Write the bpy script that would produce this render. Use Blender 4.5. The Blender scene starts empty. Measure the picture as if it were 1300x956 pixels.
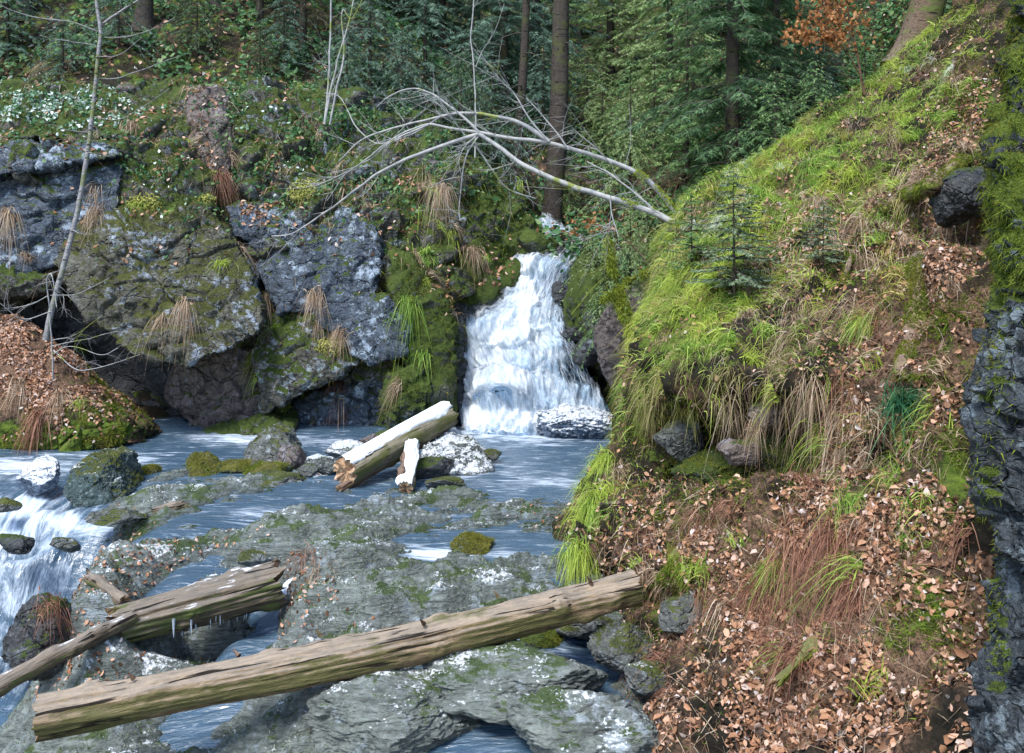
import bpy, math, random
import numpy as np
from mathutils import Vector
from mathutils.bvhtree import BVHTree
rng = np.random.default_rng(7)
random.seed(7)
C = bpy.context.scene.collection
F, EYE, HOR = 1150.0, 2.5, 330.0      # focal length in photo pixels, eye height, horizon row

def P(px, py, Y):                      # a photo position at distance Y as a world point
    px = np.asarray(px, float); py = np.asarray(py, float); Y = np.asarray(Y, float)
    return np.stack([(px-650)*Y/F, Y+0*px, EYE-(py-HOR)*Y/F], -1)
def G(px, py, z=0.0):                  # a photo position on the level z
    Y = F*(EYE-z)/(py-HOR)
    return P(px, py, Y)

# ---------- noise
_perm = rng.permutation(4096).astype(np.int64)
_g = rng.normal(size=(4096, 3)); _g /= np.linalg.norm(_g, axis=1)[:, None]
def _h(i, j, k): return _perm[(_perm[(_perm[i & 4095] + j) & 4095] + k) & 4095]
def noise(p):
    p = np.asarray(p, float); i = np.floor(p).astype(np.int64); f = p-i
    u = f*f*f*(f*(f*6-15)+10); r = 0
    for dx in (0, 1):
        wx = u[..., 0] if dx else 1-u[..., 0]
        for dy in (0, 1):
            wy = u[..., 1] if dy else 1-u[..., 1]
            for dz in (0, 1):
                wz = u[..., 2] if dz else 1-u[..., 2]
                g = _g[_h(i[..., 0]+dx, i[..., 1]+dy, i[..., 2]+dz)]
                d = f-np.array([dx, dy, dz])
                r = r+wx*wy*wz*(g*d).sum(-1)
    return r*1.6
def fbm(p, s=1.0, o=4, rough=.5, seed=0.0):
    p = np.asarray(p, float)*s+seed*17.31; a = 1.0; r = 0; t = 0
    for k in range(o):
        r = r+a*noise(p); t += a; a *= rough; p = p*2.03+11.7
    return r/t*1.5
def ridged(p, s=1.0, o=4, seed=0.0):
    p = np.asarray(p, float)*s+seed*9.7; a = 1.0; r = 0; t = 0
    for k in range(o):
        r = r+a*(1-2*np.abs(noise(p))*1.4); t += a; a *= .5; p = p*2.1+5.3
    return r/t
def cells(p, s=1.0, seed=0):           # random flat-topped facets (nearest feature point value), plus edge distance
    p = np.asarray(p, float)*s+seed*3.1; i = np.floor(p).astype(np.int64)
    b1 = np.full(p.shape[:-1], 9.); b2 = b1.copy(); v = np.zeros(p.shape[:-1])
    for dx in (-1, 0, 1):
        for dy in (-1, 0, 1):
            for dz in (-1, 0, 1):
                q = i+np.array([dx, dy, dz]); h = _h(q[..., 0], q[..., 1], q[..., 2])
                c = q+.5+.35*_g[h]; d = np.linalg.norm(c-p, axis=-1)
                tilt = (_g[(h+7) & 4095]*(p-c)).sum(-1)
                near = d < b1
                b2 = np.where(near, b1, np.minimum(b2, d)); v = np.where(near, (h/4096.-.5)+tilt*.9, v); b1 = np.where(near, d, b1)
    return v, b2-b1
def sstep(a, b, x):
    t = np.clip((np.asarray(x)-a)/(b-a), 0, 1); return t*t*(3-2*t)
def unit(v): return v/np.maximum(np.linalg.norm(v, axis=-1, keepdims=True), 1e-9)

# ---------- meshes
def mk(name, V, Fc, mat, parent=None, loc=None, smooth=True, attrs=None, uv=None):
    V = np.asarray(V, np.float32); Fc = np.asarray(Fc, np.int32)
    if loc is None: loc = (0, 0, 0)
    pw = np.zeros(3)
    if parent is not None: pw = np.array(parent.location)
    V = V-np.array(loc, np.float32) - (pw.astype(np.float32) if parent is not None else 0)
    me = bpy.data.meshes.new(name)
    me.vertices.add(len(V)); me.vertices.foreach_set('co', V.ravel())
    k = Fc.shape[1]
    me.loops.add(Fc.size); me.loops.foreach_set('vertex_index', Fc.ravel())
    me.polygons.add(len(Fc)); me.polygons.foreach_set('loop_start', np.arange(0, Fc.size, k, dtype=np.int32))
    me.polygons.foreach_set('loop_total', np.full(len(Fc), k, np.int32))
    me.polygons.foreach_set('use_smooth', np.full(len(Fc), smooth))
    for an, av in (attrs or {}).items():
        a = me.attributes.new(an, 'FLOAT', 'POINT'); a.data.foreach_set('value', np.asarray(av, np.float32).ravel())
    if uv is not None:
        l = me.uv_layers.new(name='flow'); l.data.foreach_set('uv', np.asarray(uv, np.float32)[Fc.ravel()].ravel())
    me.update(calc_edges=True)
    me.materials.append(mat)
    o = bpy.data.objects.new(name, me); C.objects.link(o); o.location = loc
    if parent is not None: o.parent = parent
    return o
def tag(o, label=None, cat=None, group=None, kind=None):
    if label: o['label'] = label
    if cat: o['category'] = cat
    if group: o['group'] = group
    if kind: o['kind'] = kind
    return o
def empty(name, loc, label, cat, group=None):
    o = bpy.data.objects.new(name, None); C.objects.link(o); o.location = [float(a) for a in loc]; o.empty_display_size = .2
    return tag(o, label, cat, group)
def thing(name, V, Fc, mat, label, cat, group=None, **kw):      # one-mesh thing with its origin at its base
    V = np.asarray(V); b = V.mean(0); b[2] = V[:, 2].min()
    return tag(mk(name, V, Fc, mat, loc=tuple(float(a) for a in b), **kw), label, cat, group)
def grid_faces(n, m):
    i = np.arange(n-1)[:, None]*m+np.arange(m-1)[None]
    return np.stack([i, i+1, i+m+1, i+m], -1).reshape(-1, 4)
def catmull(A, n):                     # resample axis 0
    A = np.asarray(A, float); k = len(A)
    t = np.linspace(0, k-1-1e-6, n); i = t.astype(int); f = (t-i).reshape((-1,)+(1,)*(A.ndim-1))
    a = lambda j: np.where((j < 0).reshape(f.shape), 2*A[0]-A[1], np.where((j > k-1).reshape(f.shape), 2*A[-1]-A[-2], A[np.clip(j, 0, k-1)]))
    p0, p1, p2, p3 = a(i-1), a(i), a(i+1), a(i+2)
    return .5*(2*p1+(p2-p0)*f+(2*p0-5*p1+4*p2-p3)*f*f+(3*p1-p0-3*p2+p3)*f**3)
def vnormals(V, Fc):
    a, b, c = V[Fc[:, 0]], V[Fc[:, 1]], V[Fc[:, 2]]
    n = np.cross(b-a, c-a)
    if Fc.shape[1] == 4: n = n+np.cross(c-a, V[Fc[:, 3]]-a)
    N = np.zeros_like(V)
    for k in range(Fc.shape[1]): np.add.at(N, Fc[:, k], n)
    return unit(N)
def loft(rows, n, m):                  # rows[k][j] = (px, py, Y)
    A = np.array(rows, float); A = P(A[..., 0], A[..., 1], A[..., 2])
    A = catmull(A, n); A = np.swapaxes(catmull(np.swapaxes(A, 0, 1), m), 0, 1)
    return A.reshape(-1, 3), grid_faces(n, m)
_ico = {}
def ico(k):
    if k not in _ico:
        import bmesh
        bm = bmesh.new(); bmesh.ops.create_icosphere(bm, subdivisions=k, radius=1)
        _ico[k] = (np.array([v.co[:] for v in bm.verts]), np.array([[v.index for v in f.verts] for f in bm.faces])); bm.free()
    return _ico[k]
def tubes(lines, sides=4):             # lines: list of (points (n,3), radii (n,))
    Vs, Fs, o = [], [], 0
    for pts, rad in lines:
        pts = np.asarray(pts, float); n = len(pts)
        t = unit(np.gradient(pts, axis=0)); up = np.array([0.13, .05, 1.]) if abs(t[:, 2].mean()) < .8 else np.array([1., .1, .05])
        a = unit(np.cross(t, up)); b = np.cross(t, a)
        an = np.arange(sides)*2*math.pi/sides
        ring = pts[:, None]+np.asarray(rad)[:, None, None]*(a[:, None]*np.cos(an)[None, :, None]+b[:, None]*np.sin(an)[None, :, None])
        Vs.append(ring.reshape(-1, 3)); i = (np.arange(n-1)*sides)[:, None]; j = np.arange(sides)[None]; j2 = (j+1) % sides
        Fs.append(np.stack([i+j, i+j2, i+sides+j2, i+sides+j], -1).reshape(-1, 4)+o); o += n*sides
    return np.concatenate(Vs), np.concatenate(Fs)
def ribbons(base, d0, length, width, bend, side=None, seg=4, taper=True):
    """blades: base (n,3), start direction, length (n,), width (n,), bend = vector added progressively"""
    n = len(base); t = np.linspace(0, 1, seg+1)[None, :, None]
    L = np.asarray(length)[:, None, None]; 
    pts = base[:, None]+L*(d0[:, None]*t+np.asarray(bend)[:, None]*t*t)
    if side is None:
        r = rng.normal(size=(n, 3)); side = unit(np.cross(d0, r))
    w = (1-t*.92) if taper else (1-np.abs(2*t-1)**3)*.9+.1
    off = side[:, None]*np.asarray(width)[:, None, None]*w*.5
    V = np.stack([pts-off, pts+off], 2).reshape(-1, 3)
    i = (np.arange(n)*(seg+1)*2)[:, None]+np.arange(seg)[None]*2
    return V, np.stack([i, i+1, i+3, i+2], -1).reshape(-1, 4)
def join(parts):
    Vs, Fs, o = [], [], 0
    for V, Fc in parts:
        Vs.append(V); Fs.append(Fc+o); o += len(V)
    return np.concatenate(Vs), np.concatenate(Fs)
def leaves(c, n, s, curl=.35):         # folded six-cornered leaves lying on normals n
    k = len(c); a = unit(np.cross(n, rng.normal(size=(k, 3)))); b = np.cross(n, a)
    s = np.asarray(s)[:, None]; cu = rng.uniform(-curl, curl, (k, 1))*s; 
    p = [c-a*s*.5, c-a*s*.2+b*s*.3+n*cu, c+a*s*.2+b*s*.27+n*cu, c+a*s*.55+n*cu*rng.uniform(-1, 1, (k, 1)), c+a*s*.2-b*s*.27+n*cu, c-a*s*.2-b*s*.3+n*cu, c-a*s*.1, c+a*s*.2]
    V = np.stack(p, 1).reshape(-1, 3); i = (np.arange(k)*8)[:, None]
    f = [[0, 6, 1, 0], [1, 6, 7, 2], [2, 7, 3, 2], [0, 5, 6, 0], [5, 4, 7, 6], [4, 3, 7, 4]]
    tri = []
    for q in ([0, 6, 1], [1, 6, 7], [1, 7, 2], [2, 7, 3], [0, 5, 6], [5, 4, 7], [5, 7, 6], [4, 3, 7]): tri.append(i+np.array(q)[None])
    return V, np.stack(tri, 1).reshape(-1, 3)
def sample(V, Fc, n, wfun=None):       # points on a surface, area-weighted times wfun(face centre, normal)
    a, b, c = V[Fc[:, 0]], V[Fc[:, 1]], V[Fc[:, 2]]
    if Fc.shape[1] == 4:
        d = V[Fc[:, 3]]; a, b, c = np.concatenate([a, a]), np.concatenate([b, c]), np.concatenate([c, d])
    nn = np.cross(b-a, c-a); ar = np.linalg.norm(nn, axis=1); nn = unit(nn)
    w = ar.copy()
    if wfun is not None: w = w*np.clip(wfun((a+b+c)/3, nn), 0, None)
    if w.sum() <= 0: return np.zeros((0, 3)), np.zeros((0, 3))
    k = rng.choice(len(w), n, p=w/w.sum()); r = rng.random((n, 2)); fl = r.sum(1) > 1; r[fl] = 1-r[fl]
    return a[k]+r[:, :1]*(b-a)[k]+r[:, 1:]*(c-a)[k], nn[k]
def pxy(p):                            # world -> photo position (used to read the layout off the photograph)
    return 650+F*p[..., 0]/p[..., 1], HOR+F*(EYE-p[..., 2])/p[..., 1]
def blob(p, spots):                    # sum of soft discs in plan: spots = (px, py, rx, ry, weight)
    x, y = pxy(p); r = np.zeros(x.shape)
    for sx, sy, rx, ry, w in spots: r += w*np.exp(-((x-sx)/rx)**2-((y-sy)/ry)**2)
    return r

# ---------- materials
class M:
    def __init__(s, name):
        s.m = bpy.data.materials.new(name); s.m.use_nodes = True; s.t = s.m.node_tree; s.N = s.t.nodes; s.N.clear()
        s.out = s.N.new('ShaderNodeOutputMaterial'); s.geo = s.N.new('ShaderNodeNewGeometry')
        s.pos = s.geo.outputs['Position']
    def put(s, sock, v):
        if isinstance(v, bpy.types.NodeSocket): s.t.links.new(v, sock)
        elif isinstance(v, (tuple, list)) and sock.type == 'RGBA': sock.default_value = (*v[:3], 1)
        else: sock.default_value = v
    def math(s, op, a, b=0.0, c=None, clamp=False):
        n = s.N.new('ShaderNodeMath'); n.operation = op; n.use_clamp = clamp; s.put(n.inputs[0], a); s.put(n.inputs[1], b)
        if c is not None: s.put(n.inputs[2], c)
        return n.outputs[0]
    def mapping(s, v, scale=(1, 1, 1), rot=(0, 0, 0)):
        n = s.N.new('ShaderNodeMapping'); s.put(n.inputs[0], v); n.inputs['Scale'].default_value = scale; n.inputs['Rotation'].default_value = rot
        return n.outputs[0]
    def noise(s, scale, detail=4, rough=.55, vec=None, dist=0.0):
        n = s.N.new('ShaderNodeTexNoise'); s.put(n.inputs['Vector'], vec or s.pos); n.inputs['Scale'].default_value = scale
        n.inputs['Detail'].default_value = detail; n.inputs['Roughness'].default_value = rough; n.inputs['Distortion'].default_value = dist
        return n.outputs['Fac']
    def voro(s, scale, vec=None, feature='F1', out='Distance'):
        n = s.N.new('ShaderNodeTexVoronoi'); n.feature = feature; s.put(n.inputs['Vector'], vec or s.pos); n.inputs['Scale'].default_value = scale
        return n.outputs[out]
    def ramp(s, f, stops, interp='LINEAR'):
        n = s.N.new('ShaderNodeValToRGB'); s.put(n.inputs[0], f); r = n.color_ramp; r.interpolation = interp
        while len(r.elements) < len(stops): r.elements.new(.5)
        for e, (p, c) in zip(r.elements, stops): e.position = p; e.color = (*c, 1) if isinstance(c, (tuple, list)) else (c, c, c, 1)
        return n.outputs[0]
    def step(s, f, a, b):
        n = s.N.new('ShaderNodeMapRange'); n.interpolation_type = 'SMOOTHSTEP'; s.put(n.inputs[0], f); n.inputs[1].default_value = a; n.inputs[2].default_value = b
        return n.outputs[0]
    def mix(s, f, a, b, mode='MIX'):
        n = s.N.new('ShaderNodeMix'); n.data_type = 'RGBA'; n.blend_type = mode; s.put(n.inputs[0], f); s.put(n.inputs[6], a); s.put(n.inputs[7], b)
        return n.outputs[2]
    def nz(s):
        n = s.N.new('ShaderNodeSeparateXYZ'); s.put(n.inputs[0], s.geo.outputs['Normal']); return n.outputs[2]
    def attr(s, name):
        n = s.N.new('ShaderNodeAttribute'); n.attribute_name = name; return n.outputs['Fac']
    def bump(s, h, strength=.5, dist=.02, normal=None):
        n = s.N.new('ShaderNodeBump'); s.put(n.inputs['Height'], h); n.inputs['Strength'].default_value = strength; n.inputs['Distance'].default_value = dist
        if normal is not None: s.put(n.inputs['Normal'], normal)
        return n.outputs[0]
    def bsdf(s, col, rough=.8, normal=None, spec=.3, **kw):
        n = s.N.new('ShaderNodeBsdfPrincipled'); s.put(n.inputs['Base Color'], col); s.put(n.inputs['Roughness'], rough)
        s.put(n.inputs['Specular IOR Level'], spec)
        if normal is not None: s.put(n.inputs['Normal'], normal)
        for k, v in kw.items(): s.put(n.inputs[k], v)
        return n.outputs[0]
    def done(s, sh): s.t.links.new(sh, s.out.inputs[0]); return s.m

def rock_mat(name, dark, light, lichen=(.42, .47, .55), lich=.5, moss=.5, snow=0.0, scale=1.0, wet=.0, mossc=((.025, .05, .008), (.09, .13, .02)), use_attr=False, layer=False):
    m = M(name)
    big = m.noise(1.1*scale, 3); mid = m.noise(5*scale, 5, .6); fine = m.noise(28*scale, 6, .7)
    if layer:
        lv = m.mapping(m.pos, (1.2, 3.5, 9), (.25, .18, .5)); mid2 = m.noise(3.0*scale, 6, .65, lv, 1.2)
    else: mid2 = m.noise(9*scale, 5, .65, None, 1.5)
    base = m.ramp(m.math('ADD', m.math('MULTIPLY', mid, .5), m.math('MULTIPLY', mid2, .5)), [(.32, dark), (.62, light)])
    base = m.mix(m.math('MULTIPLY', m.step(fine, .45, .68), .45), base, tuple(c*1.5 for c in light))
    lk = m.math('MULTIPLY', m.step(m.math('ADD', m.noise(7*scale, 6, .75), m.math('MULTIPLY', big, .5)), .86-.16*lich, .95-.16*lich), .85)
    base = m.mix(lk, base, m.mix(m.step(fine, .4, .6), lichen, tuple(c*.6 for c in lichen)))
    nz = m.nz()
    mm = m.math('ADD', m.math('MULTIPLY', nz, .42), m.math('ADD', m.math('MULTIPLY', m.noise(2.6*scale, 5, .6), 1.1), m.math('MULTIPLY', m.noise(13, 3), .3)))
    if use_attr: mm = m.math('ADD', mm, m.attr('mossy'))
    mf = m.step(mm, 1.25-.45*moss, 1.36-.45*moss)
    mc = m.ramp(m.math('ADD', m.math('MULTIPLY', m.noise(6, 3), .5), m.math('MULTIPLY', m.noise(70, 3), .5)), [(.35, mossc[0]), (.62, mossc[1])])
    col = m.mix(mf, base, mc)
    if snow > 0:
        ss = m.math('ADD', m.math('MULTIPLY', nz, .35), m.math('ADD', m.math('MULTIPLY', m.noise(4.5, 3), .6), m.math('MULTIPLY', m.noise(42, 4, .7), .65)))
        if use_attr: ss = m.math('ADD', ss, m.attr('snowy'))
        sf = m.step(ss, 1.12-.25*snow, 1.2-.25*snow); col = m.mix(sf, col, (.72, .77, .82))
    h = m.math('ADD', m.math('MULTIPLY', mid2, 1.4), m.math('ADD', m.math('MULTIPLY', fine, .35), m.math('MULTIPLY', m.math('MULTIPLY', mf, m.noise(90, 3, .7)), .9)))
    ckv = m.N.new('ShaderNodeTexVoronoi'); ckv.feature = 'DISTANCE_TO_EDGE'; ckv.inputs['Scale'].default_value = 2.0*scale
    wn = m.N.new('ShaderNodeTexNoise'); m.put(wn.inputs['Vector'], m.pos); wn.inputs['Scale'].default_value = 3; wn.inputs['Detail'].default_value = 4
    m.put(ckv.inputs['Vector'], m.mapping(m.mix(.3, m.pos, wn.outputs['Color']), (1.4, 1.4, 3), (.3, .5, .2)))
    ck = m.math('MULTIPLY', m.step(ckv.outputs[0], 0, .045), m.math('SUBTRACT', 1, mf)); h = m.math('ADD', h, m.math('MULTIPLY', ck, .15 if layer else .9))
    nrm = m.bump(h, 1.0, .04)
    rough = m.mix(mf, (.52-.28*wet,)*3, (.9,)*3)
    if layer:                          # the band the stream keeps wet is dark and shiny
        w_ = m.attr('wet'); col = m.mix(m.math('MULTIPLY', w_, .6), col, m.mix(1.0, col, (.25, .3, .3), 'MULTIPLY')); rough = m.mix(w_, rough, (.12,)*3)
    return m.done(m.bsdf(col, rough, nrm, .35))
def blade_mat(name, stops, patch=None, rough=.6, trans=.35):
    m = M(name); c = m.ramp(m.geo.outputs['Random Per Island'], stops)
    if patch is not None: c = m.mix(m.step(m.noise(1.6, 3), .42, .6), c, m.mix(.65, c, patch))
    a = m.bsdf(c, rough, None, .25)
    t = m.N.new('ShaderNodeBsdfTranslucent'); m.put(t.inputs[0], c)
    x = m.N.new('ShaderNodeMixShader'); x.inputs[0].default_value = trans; m.t.links.new(a, x.inputs[1]); m.t.links.new(t.outputs[0], x.inputs[2])
    return m.done(x.outputs[0])
MOSSB = blade_mat('moss_tips', [(0, (.04, .07, .006)), (.5, (.1, .15, .012)), (1, (.24, .28, .03))], (.2, .18, .03), .8, .3)
YELM = blade_mat('yellow_moss_tips', [(0, (.12, .17, .02)), (.5, (.28, .36, .04)), (1, (.5, .55, .1))], None, .8, .4)
# ---------- materials of the place
SLAB = rock_mat('slab_rock', (.05, .062, .058), (.19, .215, .2), (.38, .45, .5), .35, .42, .45, 1.0, .5, ((.03, .06, .02), (.12, .17, .06)), True, True)
CLIFF = rock_mat('cliff_rock', (.008, .012, .018), (.07, .095, .13), (.42, .52, .63), .42, .62, .1, 1.0, .3)
CLIFFM = rock_mat('mossy_cliff_rock', (.02, .02, .018), (.09, .09, .075), (.36, .43, .48), .45, 1.1, .12)
CLIFFB = rock_mat('brown_rock', (.04, .033, .03), (.17, .14, .13), (.36, .36, .40), .3, .5, .05)
MOSSR = rock_mat('moss_covered_rock', (.02, .025, .018), (.08, .09, .06), (.3, .35, .38), .25, 1.5, .05)
DARKR = rock_mat('dark_wet_and_shade_rock', (.012, .014, .016), (.055, .06, .065), (.2, .24, .27), .2, .55, 0, 1.0, .7)  # wet stones, also rock darkened for the shade of cave and cleft
WALLR = rock_mat('near_wall_rock', (.012, .016, .024), (.1, .13, .17), (.3, .38, .46), .5, .05, 0, 2.0, .5)
BOUL = rock_mat('boulder_rock', (.03, .035, .035), (.15, .16, .15), (.35, .4, .42), .4, .62, .2, 1.6, .4, ((.03, .045, .01), (.13, .15, .03)))
ICER = rock_mat('icy_rock', (.02, .035, .06), (.14, .2, .3), (.5, .6, .75), .9, .1, 1.6, 1.6, .5)

def floor_mat(name, litter=((.03, .02, .015), (.14, .085, .055)), earth=(.014, .012, .008)):
    m = M(name)
    sp = m.voro(26, None, 'F1', 'Color'); n = m.noise(3, 5, .6); f = m.noise(40, 5, .7)
    lc = m.ramp(m.noise(55, 3, .7), [(.36, litter[0]), (.5, litter[1]), (.66, tuple(c*1.5 for c in litter[1]))])
    col = m.mix(m.step(m.math('ADD', n, m.attr('litter')), .45, .7), earth, lc)
    gr = m.ramp(m.math('ADD', m.math('MULTIPLY', m.noise(8, 4), .5), m.math('MULTIPLY', f, .5)), [(.38, (.025, .045, .008)), (.6, (.11, .16, .02))])
    col = m.mix(m.step(m.math('ADD', m.noise(4.2, 5, .65), m.attr('mossy')), .62, .76), col, gr)
    rk = m.ramp(m.noise(7, 6, .7), [(.35, (.03, .03, .03)), (.65, (.2, .2, .2))])
    col = m.mix(m.step(m.math('ADD', m.math('MULTIPLY', m.noise(3.3, 4), .6), m.attr('rocky')), .72, .82), col, rk)
    nrm = m.bump(m.math('ADD', f, m.noise(14, 5, .7)), .8, .03)
    return m.done(m.bsdf(col, .9, nrm, .2))
BANKM = floor_mat('bank_floor')

# ---------- the ground of the gorge: one sheet, heights through points read off the photograph
def gp(L): return [tuple(G(x, y, z)[:2])+(z,) for x, y, z in L]
ctl = gp([(-200, 545, -.3), (0, 560, -.25), (100, 560, -.25), (250, 556, -.25), (380, 556, -.25), (470, 562, -.22), (560, 556, -.35), (620, 560, -.45), (700, 560, -.45), (770, 560, -.3),
    (600, 585, -.35), (690, 590, -.35), (760, 590, -.3), (740, 615, -.3), (660, 608, -.2), (560, 600, -.12), (500, 600, -.1), (160, 585, -.2), (260, 580, -.16), (380, 580, -.1),
    (60, 592, -.22), (0, 595, -.25), (-200, 600, -.3), (-20, 640, -.22), (60, 650, -.25), (-200, 700, -.5),
    # the slab
    (640, 628, .03), (720, 640, .04), (560, 625, .05), (470, 632, .07), (520, 640, .09), (690, 660, .08), (610, 650, .12), (500, 665, .14), (560, 680, .1), (440, 690, .18), (480, 700, .16), (380, 715, .1), (440, 725, .15),
    (250, 612, .08), (180, 616, .05), (320, 615, .1), (370, 622, .04), (250, 632, .13), (200, 650, .08), (150, 640, .05),
    (430, 645, -.02), (380, 655, -.06), (320, 660, -.08), (260, 672, -.07), (200, 678, -.04), (340, 645, -.03),
    (150, 690, .12), (250, 700, .16), (320, 690, .12), (110, 720, .1), (190, 725, .17), (280, 715, .17), (90, 740, .1), (130, 770, .12), (200, 770, .0), (60, 800, -.35), (100, 830, -.3), (170, 820, -.3), (190, 850, -.32), (140, 860, -.32), (90, 865, -.45),
    (520, 700, .0), (540, 702, -.06), (600, 704, -.08), (640, 702, -.04), (560, 713, -.02), (680, 700, -.03), (700, 706, -.05), (720, 690, -.03), (740, 715, -.05),
    (520, 730, .12), (600, 735, .1), (660, 735, .06), (560, 760, .06), (460, 765, .08), (640, 755, .02), (700, 745, 0.0), (400, 790, .0), (480, 790, -.02), (340, 800, -.05), (430, 740, .14), (380, 760, .06), (350, 740, .0),
    (375, 730, -.02), (350, 770, -.28), (300, 780, -.42), (240, 790, -.4), (200, 800, -.35), (260, 830, -.42), (310, 815, -.3), (340, 785, -.3),
    (560, 800, -.15), (680, 790, -.2), (740, 790, -.2), (420, 870, -.5), (560, 850, -.42), (640, 850, -.5), (730, 845, -.45), (800, 850, -.3), (300, 900, -.5), (150, 930, -.5), (500, 960, -.45), (700, 940, -.5), (850, 930, -.3),
    # left falls
    (20, 668, -.3), (90, 672, -.25), (60, 700, -.38), (-20, 715, -.5), (30, 725, -.55), (45, 760, -.8), (0, 780, -1.05), (20, 850, -1.5), (-60, 880, -1.6), (40, 900, -1.5), (-200, 800, -1.2), (-200, 950, -1.6), (60, 960, -1.3)])
ctl += [(0, 3.3, -.7), (-3, 3.3, -1.3), (2, 3, -.5), (-6, 3, -1.6), (0, 1, -.8), (4, 1, -.5), (-4, 0, -1.5), (1.6, 6, -.4), (1.6, 8, -.4), (1.8, 10, -.35), (3, 5, -.4), (3, 8, -.3), (3.5, 11, .5), (2.4, 11.5, -.2), (6, 5, .5), (5, 10, 1), (-7, 5, -1.4), (-8.4, 8.5, -.3), (-10, 9, 1.2), (-12, 10, 3.2), (-9.5, 6, .3), (-12, 6, 2), (-10.5, 12, 2.4), (-14, 11, 5.5), (-9.3, 11, .8), (-14, 7, 4),
    # cliff, falls and valley
    (-12, 13, 3.2), (-9, 13.7, .6), (-6, 13.7, -.2), (-4, 13.7, -.2), (-2, 13.8, -.2), (-1, 13.6, -.2), (-12, 15, 4), (-9, 15, 4), (-7, 15, 3.7), (-5, 15, 3.2), (-3.3, 14.9, 2.8), (-2, 14.8, 2.2), (-1, 14.9, 2.2), (-.4, 15, 2.2),
    (-9, 16.2, 5.2), (-6, 16.2, 5), (-3.5, 16, 4.4), (-2, 16, 4), (-.8, 16.5, 3.7), (-10, 20, 8.6), (-6, 20, 8.2), (-3, 20, 7.6), (-1, 20, 6), (-15, 30, 17), (-8, 30, 15.5), (-3, 30, 13), (-1, 30, 10),
    (-.3, 13.6, -.25), (.4, 13.3, -.4), (1.3, 13.4, -.3), (.2, 14, .5), (.8, 14, .6), (-.4, 14.2, .9), (.5, 14.6, 1.4), (.75, 15.1, 2.3), (.4, 15.2, 2.0), (.9, 15.8, 2.75), (.6, 16.5, 2.95), (.5, 18, 3.2), (.2, 17.5, 3.2), (1.5, 19, 4.0), (1.4, 23, 5.4), (2.2, 30, 7.5), (3, 42, 12), (4, 60, 19), (6, 90, 30),
    (1.7, 13.2, -.1), (2.1, 13.6, .7), (1.9, 14.3, 1.5), (2.6, 14.3, 1.9), (1.8, 15.4, 2.6), (2.8, 15.6, 3), (2.5, 17.5, 3.9), (4, 17, 4.2), (5.5, 16.5, 4.6), (7, 16.5, 6), (9, 17, 8.2), (3.5, 20, 5.2), (5, 22, 6.2), (8, 24, 9.5), (12, 28, 15), (8, 34, 13), (14, 40, 20), (20, 30, 22), (30, 45, 36), (16, 60, 32), (50, 90, 60),
    (-25, 30, 24), (-20, 45, 28), (-10, 45, 24), (-4, 45, 17), (-30, 60, 42), (-12, 60, 30), (-60, 90, 62), (0, 75, 27), (-15, 20, 10), (-15, 14, 5), (12, 12, 4.5), (9, 14, 4.5), (20, 15, 12), (40, 30, 36), (-40, 30, 32), (-30, 14, 14)]
ctl = np.array(ctl, float)
def rbf_fit(c, k=.25):
    d = np.linalg.norm(c[:, None, :2]-c[None, :, :2], axis=-1); A = np.sqrt(d*d+k*k); n = len(c)
    A = A-np.eye(n)*.02
    Z = np.zeros((n+3, n+3)); Z[:n, :n] = A; Z[:n, n] = 1; Z[:n, n+1:] = c[:, :2]; Z[n, :n] = 1; Z[n+1:, :n] = c[:, :2].T
    w = np.linalg.solve(Z, np.concatenate([c[:, 2], [0, 0, 0]])); 
    def f(x, y):
        r = w[n]+w[n+1]*x+w[n+2]*y
        for (cx, cy, _), wi in zip(c, w): r = r+wi*np.sqrt((x-cx)**2+(y-cy)**2+k*k)
        return r
    return f
gh0 = rbf_fit(ctl)
def ground_z(x, y):
    z = gh0(x, y); p = np.stack([x, y, 0*x], -1)
    near = 1-sstep(12.5, 14, y)
    q = np.stack([x*.9+y*.25, y*1.1-x*.35, 0*x], -1)         # ledges of the slab dip to one side
    lay = fbm(q*np.array([1, 2.2, 1]), 1.5, 5, .55, 3)
    st = lay*7; fr = st-np.floor(st); terr = (np.floor(st)+sstep(.38, .66, fr))/7
    c, e = cells(np.stack([x*2.2, y*3.2, 0*x], -1)+.3*fbm(p, 2, 2)[..., None], 1.0, 2)
    z = z-near*.06+near*(.17*terr+.04*fbm(p, 5, 4, .55, 1)+.02*ridged(p, 13, 3, 5)+.035*c*sstep(.02, .2, e))
    P3 = np.stack([x, np.maximum(y, .5), z], -1)
    z = z-near*blob(P3, [(295, 785, 50, 18, .3), (345, 768, 24, 18, .28), (245, 805, 45, 18, .28), (310, 815, 45, 14, .22), (365, 745, 12, 10, .12)])+near*blob(P3, [(430, 700, 120, 12, .04), (300, 700, 100, 10, .05), (500, 672, 160, 8, .03)])
    far = 1-near
    return z+far*(.22*fbm(p, .9, 5, .55, 6)+.5*fbm(p, .2, 2, .5, 8)*sstep(16, 22, y))
ys = np.concatenate([np.linspace(.4, 4.2, 30)[:-1], np.geomspace(4.2, 16, 640)[:-1], np.geomspace(16, 95, 170)])
us = np.linspace(-.95, .95, 560)
us = np.sign(us)*(.62*np.abs(us)+.38*np.abs(us)**3)*1.05
Xg = us[None]*(ys[:, None]+np.where(ys < 3, 3-ys, 0)[:, None]); Yg = np.repeat(ys[:, None], len(us), 1)
Zg = ground_z(Xg, Yg)
GV = np.stack([Xg, Yg, Zg], -1).reshape(-1, 3); GF = grid_faces(len(ys), len(us))
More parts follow.
